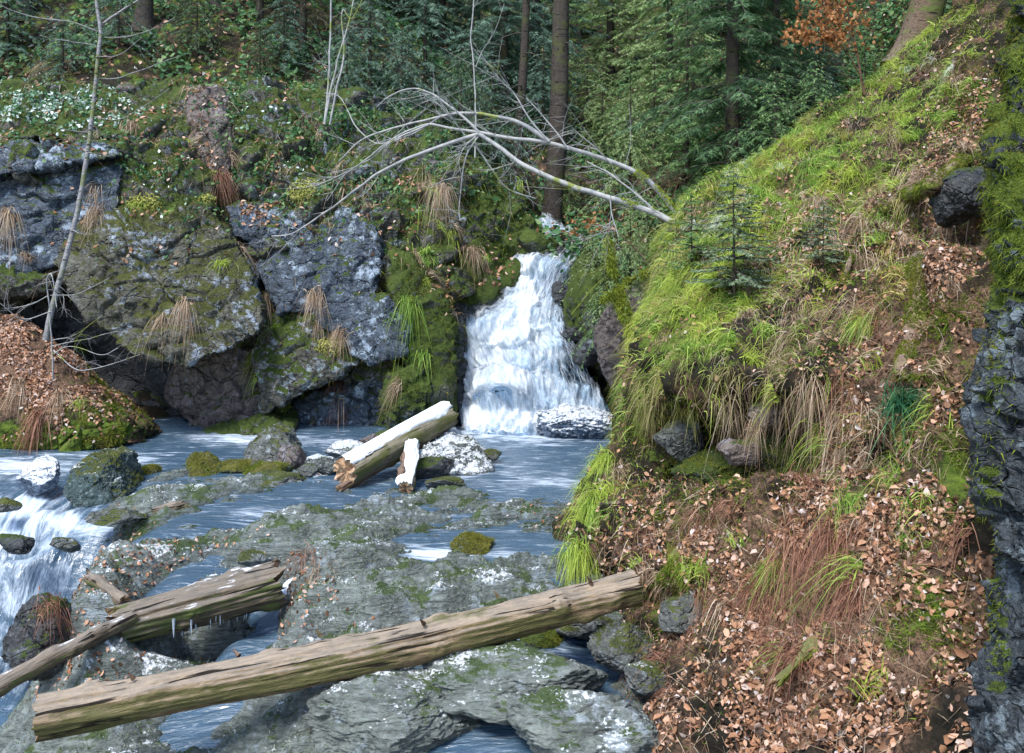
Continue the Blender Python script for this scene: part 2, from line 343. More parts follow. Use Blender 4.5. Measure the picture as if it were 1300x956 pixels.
wild = sstep(12.8, 14.2, GV[:, 1])+sstep(.9, 1.6, GV[:, 0]-.0*GV[:, 1])*0
def terrain_mat():
    m = M('gorge_ground'); return m
# streambed and forest floor are two areas of the same sheet: faces choose the material
go = mk('ground', GV, GF, SLAB, attrs={'mossy': .13*wild+blob(GV, [(640, 770, 60, 20, .2), (600, 690, 30, 15, .25), (260, 690, 90, 12, .15), (330, 830, 60, 30, .1), (150, 620, 80, 12, .05)]), 'snowy': blob(GV, [(200, 730, 130, 40, .12), (130, 840, 90, 30, .16), (350, 745, 60, 30, .08), (430, 600, 60, 20, .12)]), 'litter': -.05*np.ones(len(GV)), 'rocky': .08*wild, 'wet': 0*wild})
go.data.materials.append(BANKM); tag(go, kind='structure')
fc = wild[GF].mean(1); go.data.polygons.foreach_set('material_index', (fc > .5).astype(np.int32))

# ---------- the right bank
rows = [
 [(760, 1060, 6.4), (820, 1060, 5.0), (940, 1060, 4.4), (1060, 1060, 3.9), (1160, 1060, 3.5), (1260, 1060, 3.1), (1450, 1060, 2.8)],
 [(760, 960, 6.8), (850, 950, 5.3), (950, 950, 4.8), (1050, 950, 4.3), (1150, 950, 3.9), (1245, 950, 3.5), (1430, 950, 3.1)],
 [(740, 860, 7.2), (835, 862, 5.8), (930, 860, 5.2), (1030, 860, 4.75), (1130, 860, 4.3), (1245, 860, 3.9), (1400, 860, 3.4)],
 [(740, 800, 7.8), (835, 790, 6.35), (900, 765, 5.9), (1010, 755, 5.4), (1110, 755, 4.9), (1235, 750, 4.3), (1400, 750, 3.8)],
 [(745, 740, 8.3), (772, 715, 7.2), (850, 705, 6.5), (960, 695, 5.9), (1090, 690, 5.2), (1225, 690, 4.6), (1400, 690, 4.0)],
 [(712, 705, 9.2), (712, 680, 7.9), (800, 655, 7.2), (930, 640, 6.4), (1070, 640, 5.6), (1220, 635, 4.9), (1400, 640, 4.2)],
 [(745, 640, 9.6), (748, 608, 8.3), (850, 605, 7.6), (960, 605, 7.0), (1080, 590, 6.2), (1215, 580, 5.25), (1400, 590, 4.5)],
 [(778, 575, 10.2), (780, 548, 8.7), (855, 545, 7.7), (960, 540, 7.1), (1080, 530, 6.35), (1213, 520, 5.5), (1400, 510, 4.7)],
 [(800, 500, 10.6), (803, 480, 9.0), (860, 472, 7.7), (960, 465, 6.95), (1085, 460, 6.4), (1210, 440, 5.8), (1400, 430, 5)],
 [(815, 440, 11), (824, 415, 9.6), (885, 395, 8.4), (980, 385, 7.7), (1090, 380, 7.1), (1212, 360, 6.3), (1400, 360, 5.3)],
 [(825, 385, 11.6), (848, 335, 10.2), (905, 315, 9.3), (1000, 305, 8.6), (1100, 290, 8.0), (1222, 270, 7.1), (1400, 260, 5.9)],
 [(840, 320, 12.6), (868, 272, 11), (930, 240, 10.5), (1020, 220, 9.9), (1120, 200, 9.2), (1222, 185, 8.1), (1400, 170, 6.7)],
 [(872, 290, 13.7), (897, 240, 12.2), (955, 212, 11.9), (1035, 162, 11.4), (1125, 118, 10.8), (1230, 80, 9.7), (1400, 40, 8)],
 [(905, 270, 15.6), (930, 232, 14), (990, 196, 13.5), (1060, 145, 13), (1140, 80, 12.4), (1235, 10, 11.4), (1400, -70, 9.5)],
 [(940, 265, 18), (965, 240, 16.5), (1030, 205, 16), (1090, 160, 15.5), (1175, 70, 15), (1270, -40, 14), (1440, -150, 12)]]
BV, BF = loft(rows, 620, 420)
bn = vnormals(BV, BF)
if (bn*(np.array([0, 0, EYE])-BV)).sum(-1).mean() < 0: BF = BF[:, ::-1]; bn = -bn
bx, by = pxy(BV)
rocky = blob(BV, [(930, 560, 90, 55, 1.1), (850, 600, 50, 60, .6), (990, 600, 60, 40, .8), (830, 740, 50, 45, .7), (1190, 290, 60, 45, .6), (1240, 420, 25, 120, .4)])
cv, ce = cells(BV+.15*fbm(BV, 3, 2)[:, None], 3.2, 4)
gul = ridged(BV*np.array([1.3, 1.0, .35])+BV[:, 2:3]*np.array([.35, .2, 0]), 1.6, 3, 4)
disp = .2*fbm(BV, 1.3, 5, .55, 2)+.06*fbm(BV, 6, 4, .6, 3)-.09*sstep(.55, .95, gul)+np.clip(rocky, 0, 1)*(.2*cv*sstep(0, .15, ce)-.07*sstep(.1, 0, ce)+.05*ridged(BV, 6, 3))
c4, e4 = cells(BV+.2*fbm(BV, 2, 3)[:, None], 2.1, 14); pat = sstep(.02, .2, fbm(BV, .9, 3, .6, 71))
disp += pat*(.13*c4*sstep(0, .15, e4)-.05*sstep(.1, 0, e4)+.03*ridged(BV, 7, 3, 9))
# hollows: the dark overhang under the grass and the holes between roots
disp -= blob(BV, [(880, 565, 60, 34, .38), (980, 565, 60, 34, .36), (845, 760, 35, 18, .35), (1195, 285, 42, 22, .6), (1130, 330, 30, 16, .25), (930, 600, 90, 16, .2)])
disp += blob(BV, [(900, 480, 120, 22, .1), (1010, 480, 60, 20, .12), (940, 640, 100, 12, .08), (1060, 550, 30, 18, .12), (1215, 600, 20, 50, .16), (1190, 780, 30, 60, .18), (1210, 380, 20, 60, .15), (1240, 100, 20, 60, .15), (980, 640, 120, 14, .08)])
BV = BV+bn*disp[:, None]
bm_moss = blob(BV, [(920, 590, 110, 60, .22), (840, 740, 60, 60, .25), (1180, 780, 45, 70, .3), (1215, 600, 30, 60, .35), (1200, 440, 40, 110, .2), (980, 250, 160, 110, .3), (860, 420, 80, 90, .3), (800, 560, 40, 50, .12), (1240, 120, 40, 100, .25), (1170, 240, 60, 60, .12), (1100, 880, 40, 20, .1)])
bl = blob(BV, [(1000, 680, 130, 45, .3), (1050, 800, 160, 90, .35), (1120, 500, 80, 90, .15), (1180, 520, 40, 60, .3), (1190, 350, 60, 70, .2)])
bank = tag(mk('bank', BV, BF, BANKM, attrs={'mossy': bm_moss-.06, 'litter': bl, 'rocky': np.clip(rocky, 0, .9)*.5-.15}), kind='structure')

# ---------- blocks of rock: half-spaces of a hull, seen from the middle, then weathered
def hull_planes(pts):
    import bmesh
    bm = bmesh.new()
    for p in pts: bm.verts.new(p)
    r = bmesh.ops.convex_hull(bm, input=bm.verts); bm.normal_update()
    c = np.mean(pts, axis=0); pl = set()
    for f in bm.faces:
        n = np.array(f.normal[:]); d = float(n@(np.array(f.verts[0].co[:])-c))
        if d < 0: n, d = -n, -d
        pl.add((round(n[0], 3), round(n[1], 3), round(n[2], 3), round(d, 4)))
    bm.free(); return c, np.array(list(pl))
def star(c, pl, k, soft=.022, seed=0, rough=1.0, size=1.0, facet=.06, warp=.18):
    D, Fc = ico(k)
    Dw = unit(D+warp*.3*np.stack([fbm(D, 1.6, 2, .5, seed+i) for i in range(3)], -1))
    dots = Dw@pl[:, :3].T; r = np.where(dots > .02, pl[:, 3]/np.maximum(dots, .02), 1e9)
    s = soft*size; rm = r.min(1, keepdims=True); rr = rm[:, 0]-s*np.log(np.exp(-(r-rm)/s).sum(1))
    V = c+D*np.maximum(rr, .08*size)[:, None]
    cv, ce = cells(V+.2*fbm(V, 1.5/size, 2)[:, None]*size, 2.6/size, seed)
    n = vnormals(V, Fc)
    c2, e2 = cells(V*np.array([1, 1, 1.7])@np.array([[.9, 0, .43], [0, 1, 0], [-.43, 0, .9]])+.1*fbm(V, 4/size, 2)[:, None]*size, 6.5/size, seed+50)
    d = rough*size*(facet*1.25*cv*sstep(0, .1, ce)-.05*sstep(.06, 0, ce)+.035*c2*sstep(0, .12, e2)-.018*sstep(.09, 0, e2)+.03*fbm(V, 2.2/size, 5, .6, seed)+.012*ridged(V, 9/size, 3, seed))
    return V+n*d[:, None], Fc
def block(outline, thick=1.2, k=6, seed=0, bulge=.12, **kw):
    """outline: (px, py, Y) of the front edge; the block runs back by thick and is narrower there"""
    f = P(*np.array(outline, float).T); c = f.mean(0)
    b = c+(f-c)*.8+np.array([0, thick, .0]); m = c+(f-c)*.55+np.array([0, -bulge, 0])
    cc, pl = hull_planes(np.concatenate([f, b, m])); size = np.linalg.norm(f-c, axis=1).mean()
    return star(cc, pl, k, seed=seed, size=size, **kw)
def boulder(px, py, rx, ry, base=None, Y=None, k=5, seed=0, depth=1.0, cuts=9, soft=.05, rough=1.0, tilt=0.0):
    """a boulder standing at distance Y whose outline is rx by ry photo pixels round (px, py)"""
    r = np.random.default_rng(seed+100); c = P(px, py, Y); s = Y/F
    n = unit(r.normal(size=(cuts, 3))); n = np.concatenate([n, unit(r.normal(size=(16, 3)))]); d = np.concatenate([r.uniform(.68, .9, cuts), r.uniform(.85, 1.1, 16)])
    dims = np.array([rx*s, .5*(rx+ry)*s*depth, ry*s])
    ct, st = math.cos(tilt), math.sin(tilt); R = np.array([[ct, 0, st], [0, 1, 0], [-st, 0, ct]])
    V, Fc = star(np.zeros(3), np.c_[n, d], k, seed=seed, size=1.0, rough=rough, soft=soft)
    return (V*dims)@R.T+c, Fc
SURF = []                              # meshes that later things are laid on: (V, F)
def addsurf(V, Fc): SURF.append((V, Fc)); return V, Fc
# ---------- the left cliff
cliff = empty('cliff', P(330, 545, 14.2), 'tall mossy rock cliff of grey blocks rising behind the stream left of the waterfall', 'cliff')
CL = []
cr = [[(-120, 575, 14.1), (60, 575, 14.2), (200, 568, 14.1), (300, 562, 13.6), (420, 560, 13.7), (520, 558, 13.6), (590, 556, 13.9), (620, 556, 14.6)],
 [(-120, 500, 14.2), (60, 500, 14.3), (200, 500, 14.2), (300, 500, 13.8), (420, 500, 13.9), (520, 500, 13.7), (585, 500, 14.0), (615, 500, 14.7)],
 [(-120, 420, 14.2), (60, 420, 14.2), (200, 420, 14.1), (310, 430, 13.9), (420, 430, 13.6), (520, 430, 13.5), (580, 430, 14.1), (610, 430, 14.8)],
 [(-120, 340, 13.8), (60, 340, 13.7), (200, 340, 14.0), (320, 350, 13.9), (420, 350, 13.8), (520, 350, 13.9), (585, 360, 14.3), (640, 370, 15.1)],
 [(-120, 270, 13.9), (60, 270, 13.8), (200, 265, 14.0), (300, 265, 14.3), (420, 262, 14.2), (520, 270, 14.5), (600, 290, 14.8), (670, 300, 15.8)],
 [(-120, 205, 13.9), (60, 205, 13.9), (180, 200, 14.2), (290, 200, 14.7), (420, 200, 14.9), (520, 210, 15.2), (600, 225, 15.5), (660, 250, 16.4)],
 [(-120, 165, 14.9), (60, 165, 14.8), (180, 150, 15.2), (290, 130, 15.5), (420, 140, 15.8), (520, 160, 16.0), (600, 190, 16.4), (650, 230, 17.2)],
 [(-120, 130, 16.5), (60, 125, 16.5), (180, 110, 16.6), (290, 100, 16.8), (420, 110, 17.0), (520, 140, 17.2), (600, 175, 17.5), (650, 220, 18.2)]]
cr = [[(x, y, Y-(.06 if x > 250 or y < 330 else 0)) for x, y, Y in r] for r in cr]
RV, RF = loft(cr, 420, 640); rn = vnormals(RV, RF)
if (rn*(np.array([0, 0, EYE])-RV)).sum(-1).mean() < 0: RF = RF[:, ::-1]; rn = -rn
c1, e1 = cells(RV*np.array([1, 1, 1.5])@np.array([[.88, 0, .47], [0, 1, 0], [-.47, 0, .88]])+.15*fbm(RV, 2, 3)[:, None], 1.5, 31); c2, e2 = cells(RV+.06*fbm(RV, 6, 2)[:, None], 5, 32)
RV = RV+rn*(.3*c1*sstep(0, .12, e1)-.1*sstep(.07, 0, e1)+.07*c2*sstep(0, .15, e2)+.1*fbm(RV, 1.2, 5, .6)+.03*ridged(RV, 6, 3))[:, None]
mk('rock_face', RV, RF, CLIFFM, parent=cliff)
def cblock(name, outline, mat, label=None, **kw):
    V, Fc = block(outline, **kw); o = mk(name, V, Fc, mat, parent=cliff); 
    if label: o['label'] = label
    CL.append((V, Fc)); return o
Bk = 'rock_block'
cblock(Bk, [(-60, 175, 14.2), (60, 178, 14.0), (140, 182, 13.9), (150, 200, 13.6), (90, 205, 13.4), (-60, 235, 13.4)], CLIFF, 'blue grey ledge under the leafy shelf', seed=1, thick=1.5)
cblock(Bk, [(-40, 225, 13.9), (60, 205, 13.8), (155, 205, 13.8), (150, 262, 13.5), (110, 330, 13.3), (30, 350, 13.3), (-60, 350, 13.3)], CLIFF, 'broad blue grey face speckled with pale lichen', seed=2, thick=1.6, k=6)
cblock(Bk, [(140, 195, 14.1), (230, 180, 14.2), (262, 230, 14.0), (275, 310, 13.6), (200, 320, 13.5), (140, 300, 13.5)], CLIFFM, seed=3, thick=1.5, k=6, facet=.1)
cblock(Bk, [(236, 115, 15.0), (285, 108, 15.1), (300, 200, 14.5), (285, 250, 14.2), (262, 230, 14.2), (238, 175, 14.6)], CLIFFB, 'bare brown rib', seed=4, thick=1.4)
cblock(Bk, [(285, 120, 15.2), (352, 110, 15.3), (390, 180, 14.9), (385, 250, 14.5), (330, 262, 14.3), (296, 225, 14.4)], CLIFFM, seed=5, thick=1.6, k=6, facet=.12)
cblock(Bk, [(284, 262, 14.0), (330, 255, 14.2), (400, 268, 14.1), (400, 292, 13.9), (330, 320, 13.7), (300, 300, 13.7)], CLIFF, 'dark upper block of the cleft', seed=6, thick=1.5)
cblock(Bk, [(322, 335, 13.7), (398, 285, 13.8), (415, 330, 13.6), (398, 396, 13.3), (352, 402, 13.2)], CLIFF, 'tilted pale blue slab', seed=7, thick=1.5, facet=.05, k=6)
cblock(Bk, [(400, 300, 13.8), (432, 262, 13.9), (478, 285, 13.7), (484, 330, 13.5), (462, 440, 13.1), (410, 420, 13.1), (394, 380, 13.2)], CLIFF, 'tilted blue grey slab with diagonal cracks', seed=8, thick=1.5, facet=.05, k=6)
cblock(Bk, [(440, 370, 13.3), (490, 372, 13.2), (524, 412, 13.1), (516, 452, 12.9), (470, 466, 12.9), (436, 440, 13.0)], CLIFF, seed=9, thick=1.4)
cblock(Bk, [(330, 400, 13.5), (400, 390, 13.4), (462, 440, 13.1), (456, 462, 13.0), (392, 498, 13.0), (330, 530, 13.1), (318, 450, 13.2)], CLIFFM, seed=10, thick=1.4, k=6)
cblock(Bk, [(372, 505, 13.7), (456, 478, 13.7), (545, 470, 13.7), (545, 552, 13.6), (380, 556, 13.5)], CLIFF, 'undercut foot of the cliff', seed=11, thick=1.2, k=6, facet=.14)
cblock(Bk, [(240, 450, 13.7), (330, 440, 13.7), (334, 552, 13.4), (250, 552, 13.4), (205, 505, 13.6), (215, 470, 13.8)], CLIFFB, 'pale foot of stacked lumps under the leaning boulder', seed=12, thick=1.3, k=6, facet=.16)
cblock(Bk, [(255, 545, 13.2), (330, 528, 13.1), (372, 540, 13.0), (372, 560, 12.9), (250, 562, 12.9)], CLIFFM, seed=13, thick=1.0)
cblock(Bk, [(302, 285, 14.1), (326, 350, 13.5), (332, 420, 13.3), (318, 425, 13.5), (290, 350, 14.0)], DARKR, seed=14, thick=1.2)  # dark block put in for the shade of the cleft
cblock('mossy_column', [(496, 318, 13.6), (520, 322, 13.5), (560, 365, 13.3), (576, 420, 13.1), (578, 545, 12.95), (548, 552, 12.9), (540, 470, 13.0), (505, 430, 13.1), (490, 370, 13.3)], MOSSR, 'rounded column under thick green moss beside the waterfall', seed=15, thick=1.5, k=6, facet=.08)
cblock('mossy_lump', [(488, 470, 13.0), (540, 462, 12.9), (550, 500, 12.8), (530, 545, 12.8), (492, 548, 12.8), (484, 500, 12.9)], MOSSR, 'lumpy green rocks at the water edge', seed=16, thick=.8, facet=.15)
cblock(Bk, [(380, 110, 15.6), (450, 110, 15.8), (500, 180, 15.1), (500, 250, 14.6), (430, 262, 14.4), (385, 240, 14.7)], CLIFFM, seed=17, thick=1.8, k=6, facet=.15)
cblock(Bk, [(470, 170, 15.2), (560, 175, 15.2), (590, 230, 14.9), (575, 330, 14.2), (520, 350, 13.9), (480, 330, 14.0), (455, 250, 14.5)], CLIFFM, seed=18, thick=1.6, k=6, facet=.12)
cblock(Bk, [(555, 215, 15.5), (610, 208, 15.6), (655, 250, 15.5), (690, 290, 15.5), (672, 330, 15.0), (640, 372, 14.6), (600, 400, 14.3), (560, 392, 14.1), (555, 300, 14.5)], MOSSR, 'dark mossy shoulder left of the falls', seed=19, thick=1.6, k=6, facet=.1)
cblock(Bk, [(-80, 360, 14.2), (90, 345, 14.2), (240, 430, 14.1), (260, 560, 14.0), (120, 575, 14.1), (-80, 575, 14.2)], DARKR, 'back wall of the cave, its shade put into a dark colour', seed=20, thick=1.0, k=5)  # dark rock colour stands for the shade inside the cave
cblock(Bk, [(-80, 330, 13.5), (20, 338, 13.3), (70, 350, 13.2), (60, 372, 13.2), (-80, 395, 13.2)], CLIFFM, seed=21, thick=1.0)
cblock(Bk, [(-60, 120, 15.2), (70, 105, 15.3), (160, 118, 15.2), (215, 150, 14.9), (170, 180, 14.2), (50, 176, 14.1), (-60, 172, 14.1)], CLIFFM, 'shelf of frosted leaves above the ledge', seed=22, thick=1.5, k=6, facet=.08)
cblock(Bk, [(560, 380, 14.0), (590, 385, 14.0), (585, 440, 13.7), (588, 545, 13.5), (560, 548, 13.5)], DARKR, 'wet dark rock at the edge of the falls', seed=23, thick=1.2)
# the leaning boulder over the cave
LBV, LBF = block([(64, 330, 13.2), (98, 268, 13.5), (180, 262, 13.6), (255, 262, 13.6), (298, 300, 13.4), (330, 398, 12.7), (326, 424, 12.6), (238, 466, 12.4), (170, 455, 12.5), (104, 400, 12.8)], thick=1.7, k=7, seed=31, bulge=.18, facet=.035, rough=1.0, warp=.1)
LBM = rock_mat('leaning_boulder_rock', (.02, .022, .018), (.1, .1, .075), (.38, .45, .55), .5, .9, .25, .9, .2, ((.03, .04, .01), (.1, .11, .025)))
thing('boulder', LBV, LBF, LBM, 'huge diamond shaped boulder leaning over the dark cave, mossy and speckled white', 'boulder')
CL.append((LBV, LBF))

# ---------- left leafy bank in front of the cave
lrows = [
 [(-160, 585, 12.2), (0, 582, 11.9), (60, 580, 11.8), (120, 570, 11.9), (168, 562, 12.2), (200, 560, 13)],
 [(-160, 555, 12.2), (0, 550, 11.9), (60, 545, 11.8), (120, 540, 11.9), (172, 540, 12.3), (205, 545, 13)],
 [(-160, 500, 12.5), (0, 495, 12.2), (60, 490, 12.2), (110, 495, 12.4), (155, 515, 12.7), (190, 530, 13.2)],
 [(-160, 440, 12.9), (0, 430, 12.7), (45, 440, 12.7), (85, 455, 12.9), (130, 490, 13.1), (170, 520, 13.4)],
 [(-160, 390, 13.6), (0, 402, 13.3), (30, 412, 13.3), (60, 430, 13.4), (110, 470, 13.6), (150, 505, 13.8)],
 [(-160, 380, 14.4), (0, 398, 14.2), (25, 412, 14.2), (50, 440, 14.2), (90, 480, 14.2), (130, 530, 14.3)]]
LV, LF = loft(lrows, 220, 240); ln = vnormals(LV, LF)
if (ln*(np.array([0, 0, EYE])-LV)).sum(-1).mean() < 0: LF = LF[:, ::-1]; ln = -ln
lx, ly = pxy(LV); lrock = blob(LV, [(60, 560, 120, 24, .8), (150, 540, 40, 40, .5)])
cv, ce = cells(LV, 3.5, 9)
LV = LV+ln*(.1*fbm(LV, 1.6, 5, .6)+.03*fbm(LV, 9, 3)+lrock*(.16*cv*sstep(0, .15, ce)-.05*sstep(.1, 0, ce)))[:, None]
mk('left_bank', LV, LF, BANKM, attrs={'mossy': blob(LV, [(90, 555, 120, 26, .3), (140, 500, 50, 40, .22), (0, 560, 60, 20, .2)]), 'litter': blob(LV, [(30, 470, 80, 60, .25)]), 'rocky': lrock*.4-.15})['kind'] = 'structure'

# ---------- right rock wall, close to the camera
wr = []
for y, x, Y in [(-140, 1330, 4.6), (-60, 1300, 4.5), (20, 1290, 4.35), (70, 1270, 4.2), (140, 1268, 4.1), (200, 1252, 4.0), (270, 1258, 3.9), (330, 1240, 3.8), (400, 1246, 3.75), (460, 1232, 3.7), (530, 1226, 3.65), (610, 1222, 3.6), (680, 1238, 3.5), (740, 1246, 3.42), (800, 1242, 3.35), (880, 1236, 3.25), (980, 1240, 3.1), (1100, 1250, 2.9)]:
    x += 26 if y > 300 else 8
    wr.append([(x+70, y, Y+1.6), (x+25, y, Y+.8), (x, y, Y), (x+40, y, Y-.25), (x+110, y, Y-.5), (x+260, y, Y-.8), (x+600, y, Y-1.2)])
WV, WF = loft(wr, 520, 300); wn = vnormals(WV, WF)
if (wn*(np.array([0, 0, EYE])-WV)).sum(-1).mean() < 0: WF = WF[:, ::-1]; wn = -wn
wx, wy = pxy(WV); up = 1-sstep(330, 450, wy+25*fbm(WV, 3, 3))
cv, ce = cells(WV*np.array([1, 1, .8])+.1*fbm(WV, 5, 3)[:, None], 5.5, 11)
c2, e2 = cells(WV+.05*fbm(WV, 9, 2)[:, None], 16, 12)
c3, e3 = cells(WV*np.array([1, 1, .7])+.2*fbm(WV, 3, 3)[:, None], 2.2, 41)
WV = WV+wn*(.1*c3*sstep(0, .1, e3)-.05*sstep(.05, 0, e3)+.07*fbm(WV, 2.2, 4, .6)+.075*cv*sstep(0, .12, ce)+.022*c2*sstep(0, .15, e2)+.012*fbm(WV, 22, 4, .65)+up*.05*fbm(WV, 6, 3))[:, None]
WALLR = rock_mat('near_wall_rock', (.01, .013, .016), (.075, .092, .108), (.28, .35, .4), .4, .12, 0, 2.4, .1, ((.03, .055, .005), (.13, .19, .015)), True)
wall = thing('rock_wall', WV, WF, WALLR, 'dark blue grey rock wall at the right edge, its top half hung with bright moss', 'rock', attrs={'mossy': up*.62+blob(WV, [(1268, 480, 16, 60, .45), (1256, 600, 14, 40, .5), (1268, 760, 14, 70, .45), (1270, 860, 10, 40, .4)])+blob(WV, [(1238, 560, 10, 60, .2), (1240, 790, 8, 60, .1)])})

# ---------- boulders in and beside the stream
def bl_(name, args, mat, label, kw=None, group=None):
    V, Fc = block(list(args), **kw) if 'thick' in kw else boulder(*args, **kw)
    o = thing(name, V, Fc, mat, label, 'boulder', group); SURF.append((V, Fc))
    if mat in (MOSSR, YM) and V[:, 1].mean() < 12.5:
        num = 3500; p, n = sample(V, Fc, num, lambda c, n: np.clip(n[:, 2]+.35, 0, 1)*sstep(-.25, .1, fbm(c, 4, 3))); o.location = o.location
        f_ = mk('moss', *ribbons(p-n*.004, unit(n+rng.normal(0, .7, n.shape)), rng.uniform(.01, .035, num), rng.uniform(.004, .01, num), rng.normal(0, .3, n.shape)+[0, 0, -.3], None, 2), MOSSB, parent=o); f_['kind'] = 'stuff'
    return V, Fc, o
SB = rock_mat('snow_topped_rock', (.035, .04, .04), (.16, .18, .17), (.4, .45, .5), .4, .4, 1.1, 1.6, .4)
YM = rock_mat('yellow_mossy_rock', (.03, .035, .02), (.14, .15, .09), (.3, .35, .38), .2, .95, .12, 1.6, .3, ((.05, .055, .008), (.19, .18, .03)))
WETR = rock_mat('wet_green_rock', (.015, .03, .035), (.07, .11, .11), (.3, .4, .42), .3, .75, .5, 1.6, .8, ((.03, .045, .01), (.13, .15, .03)))
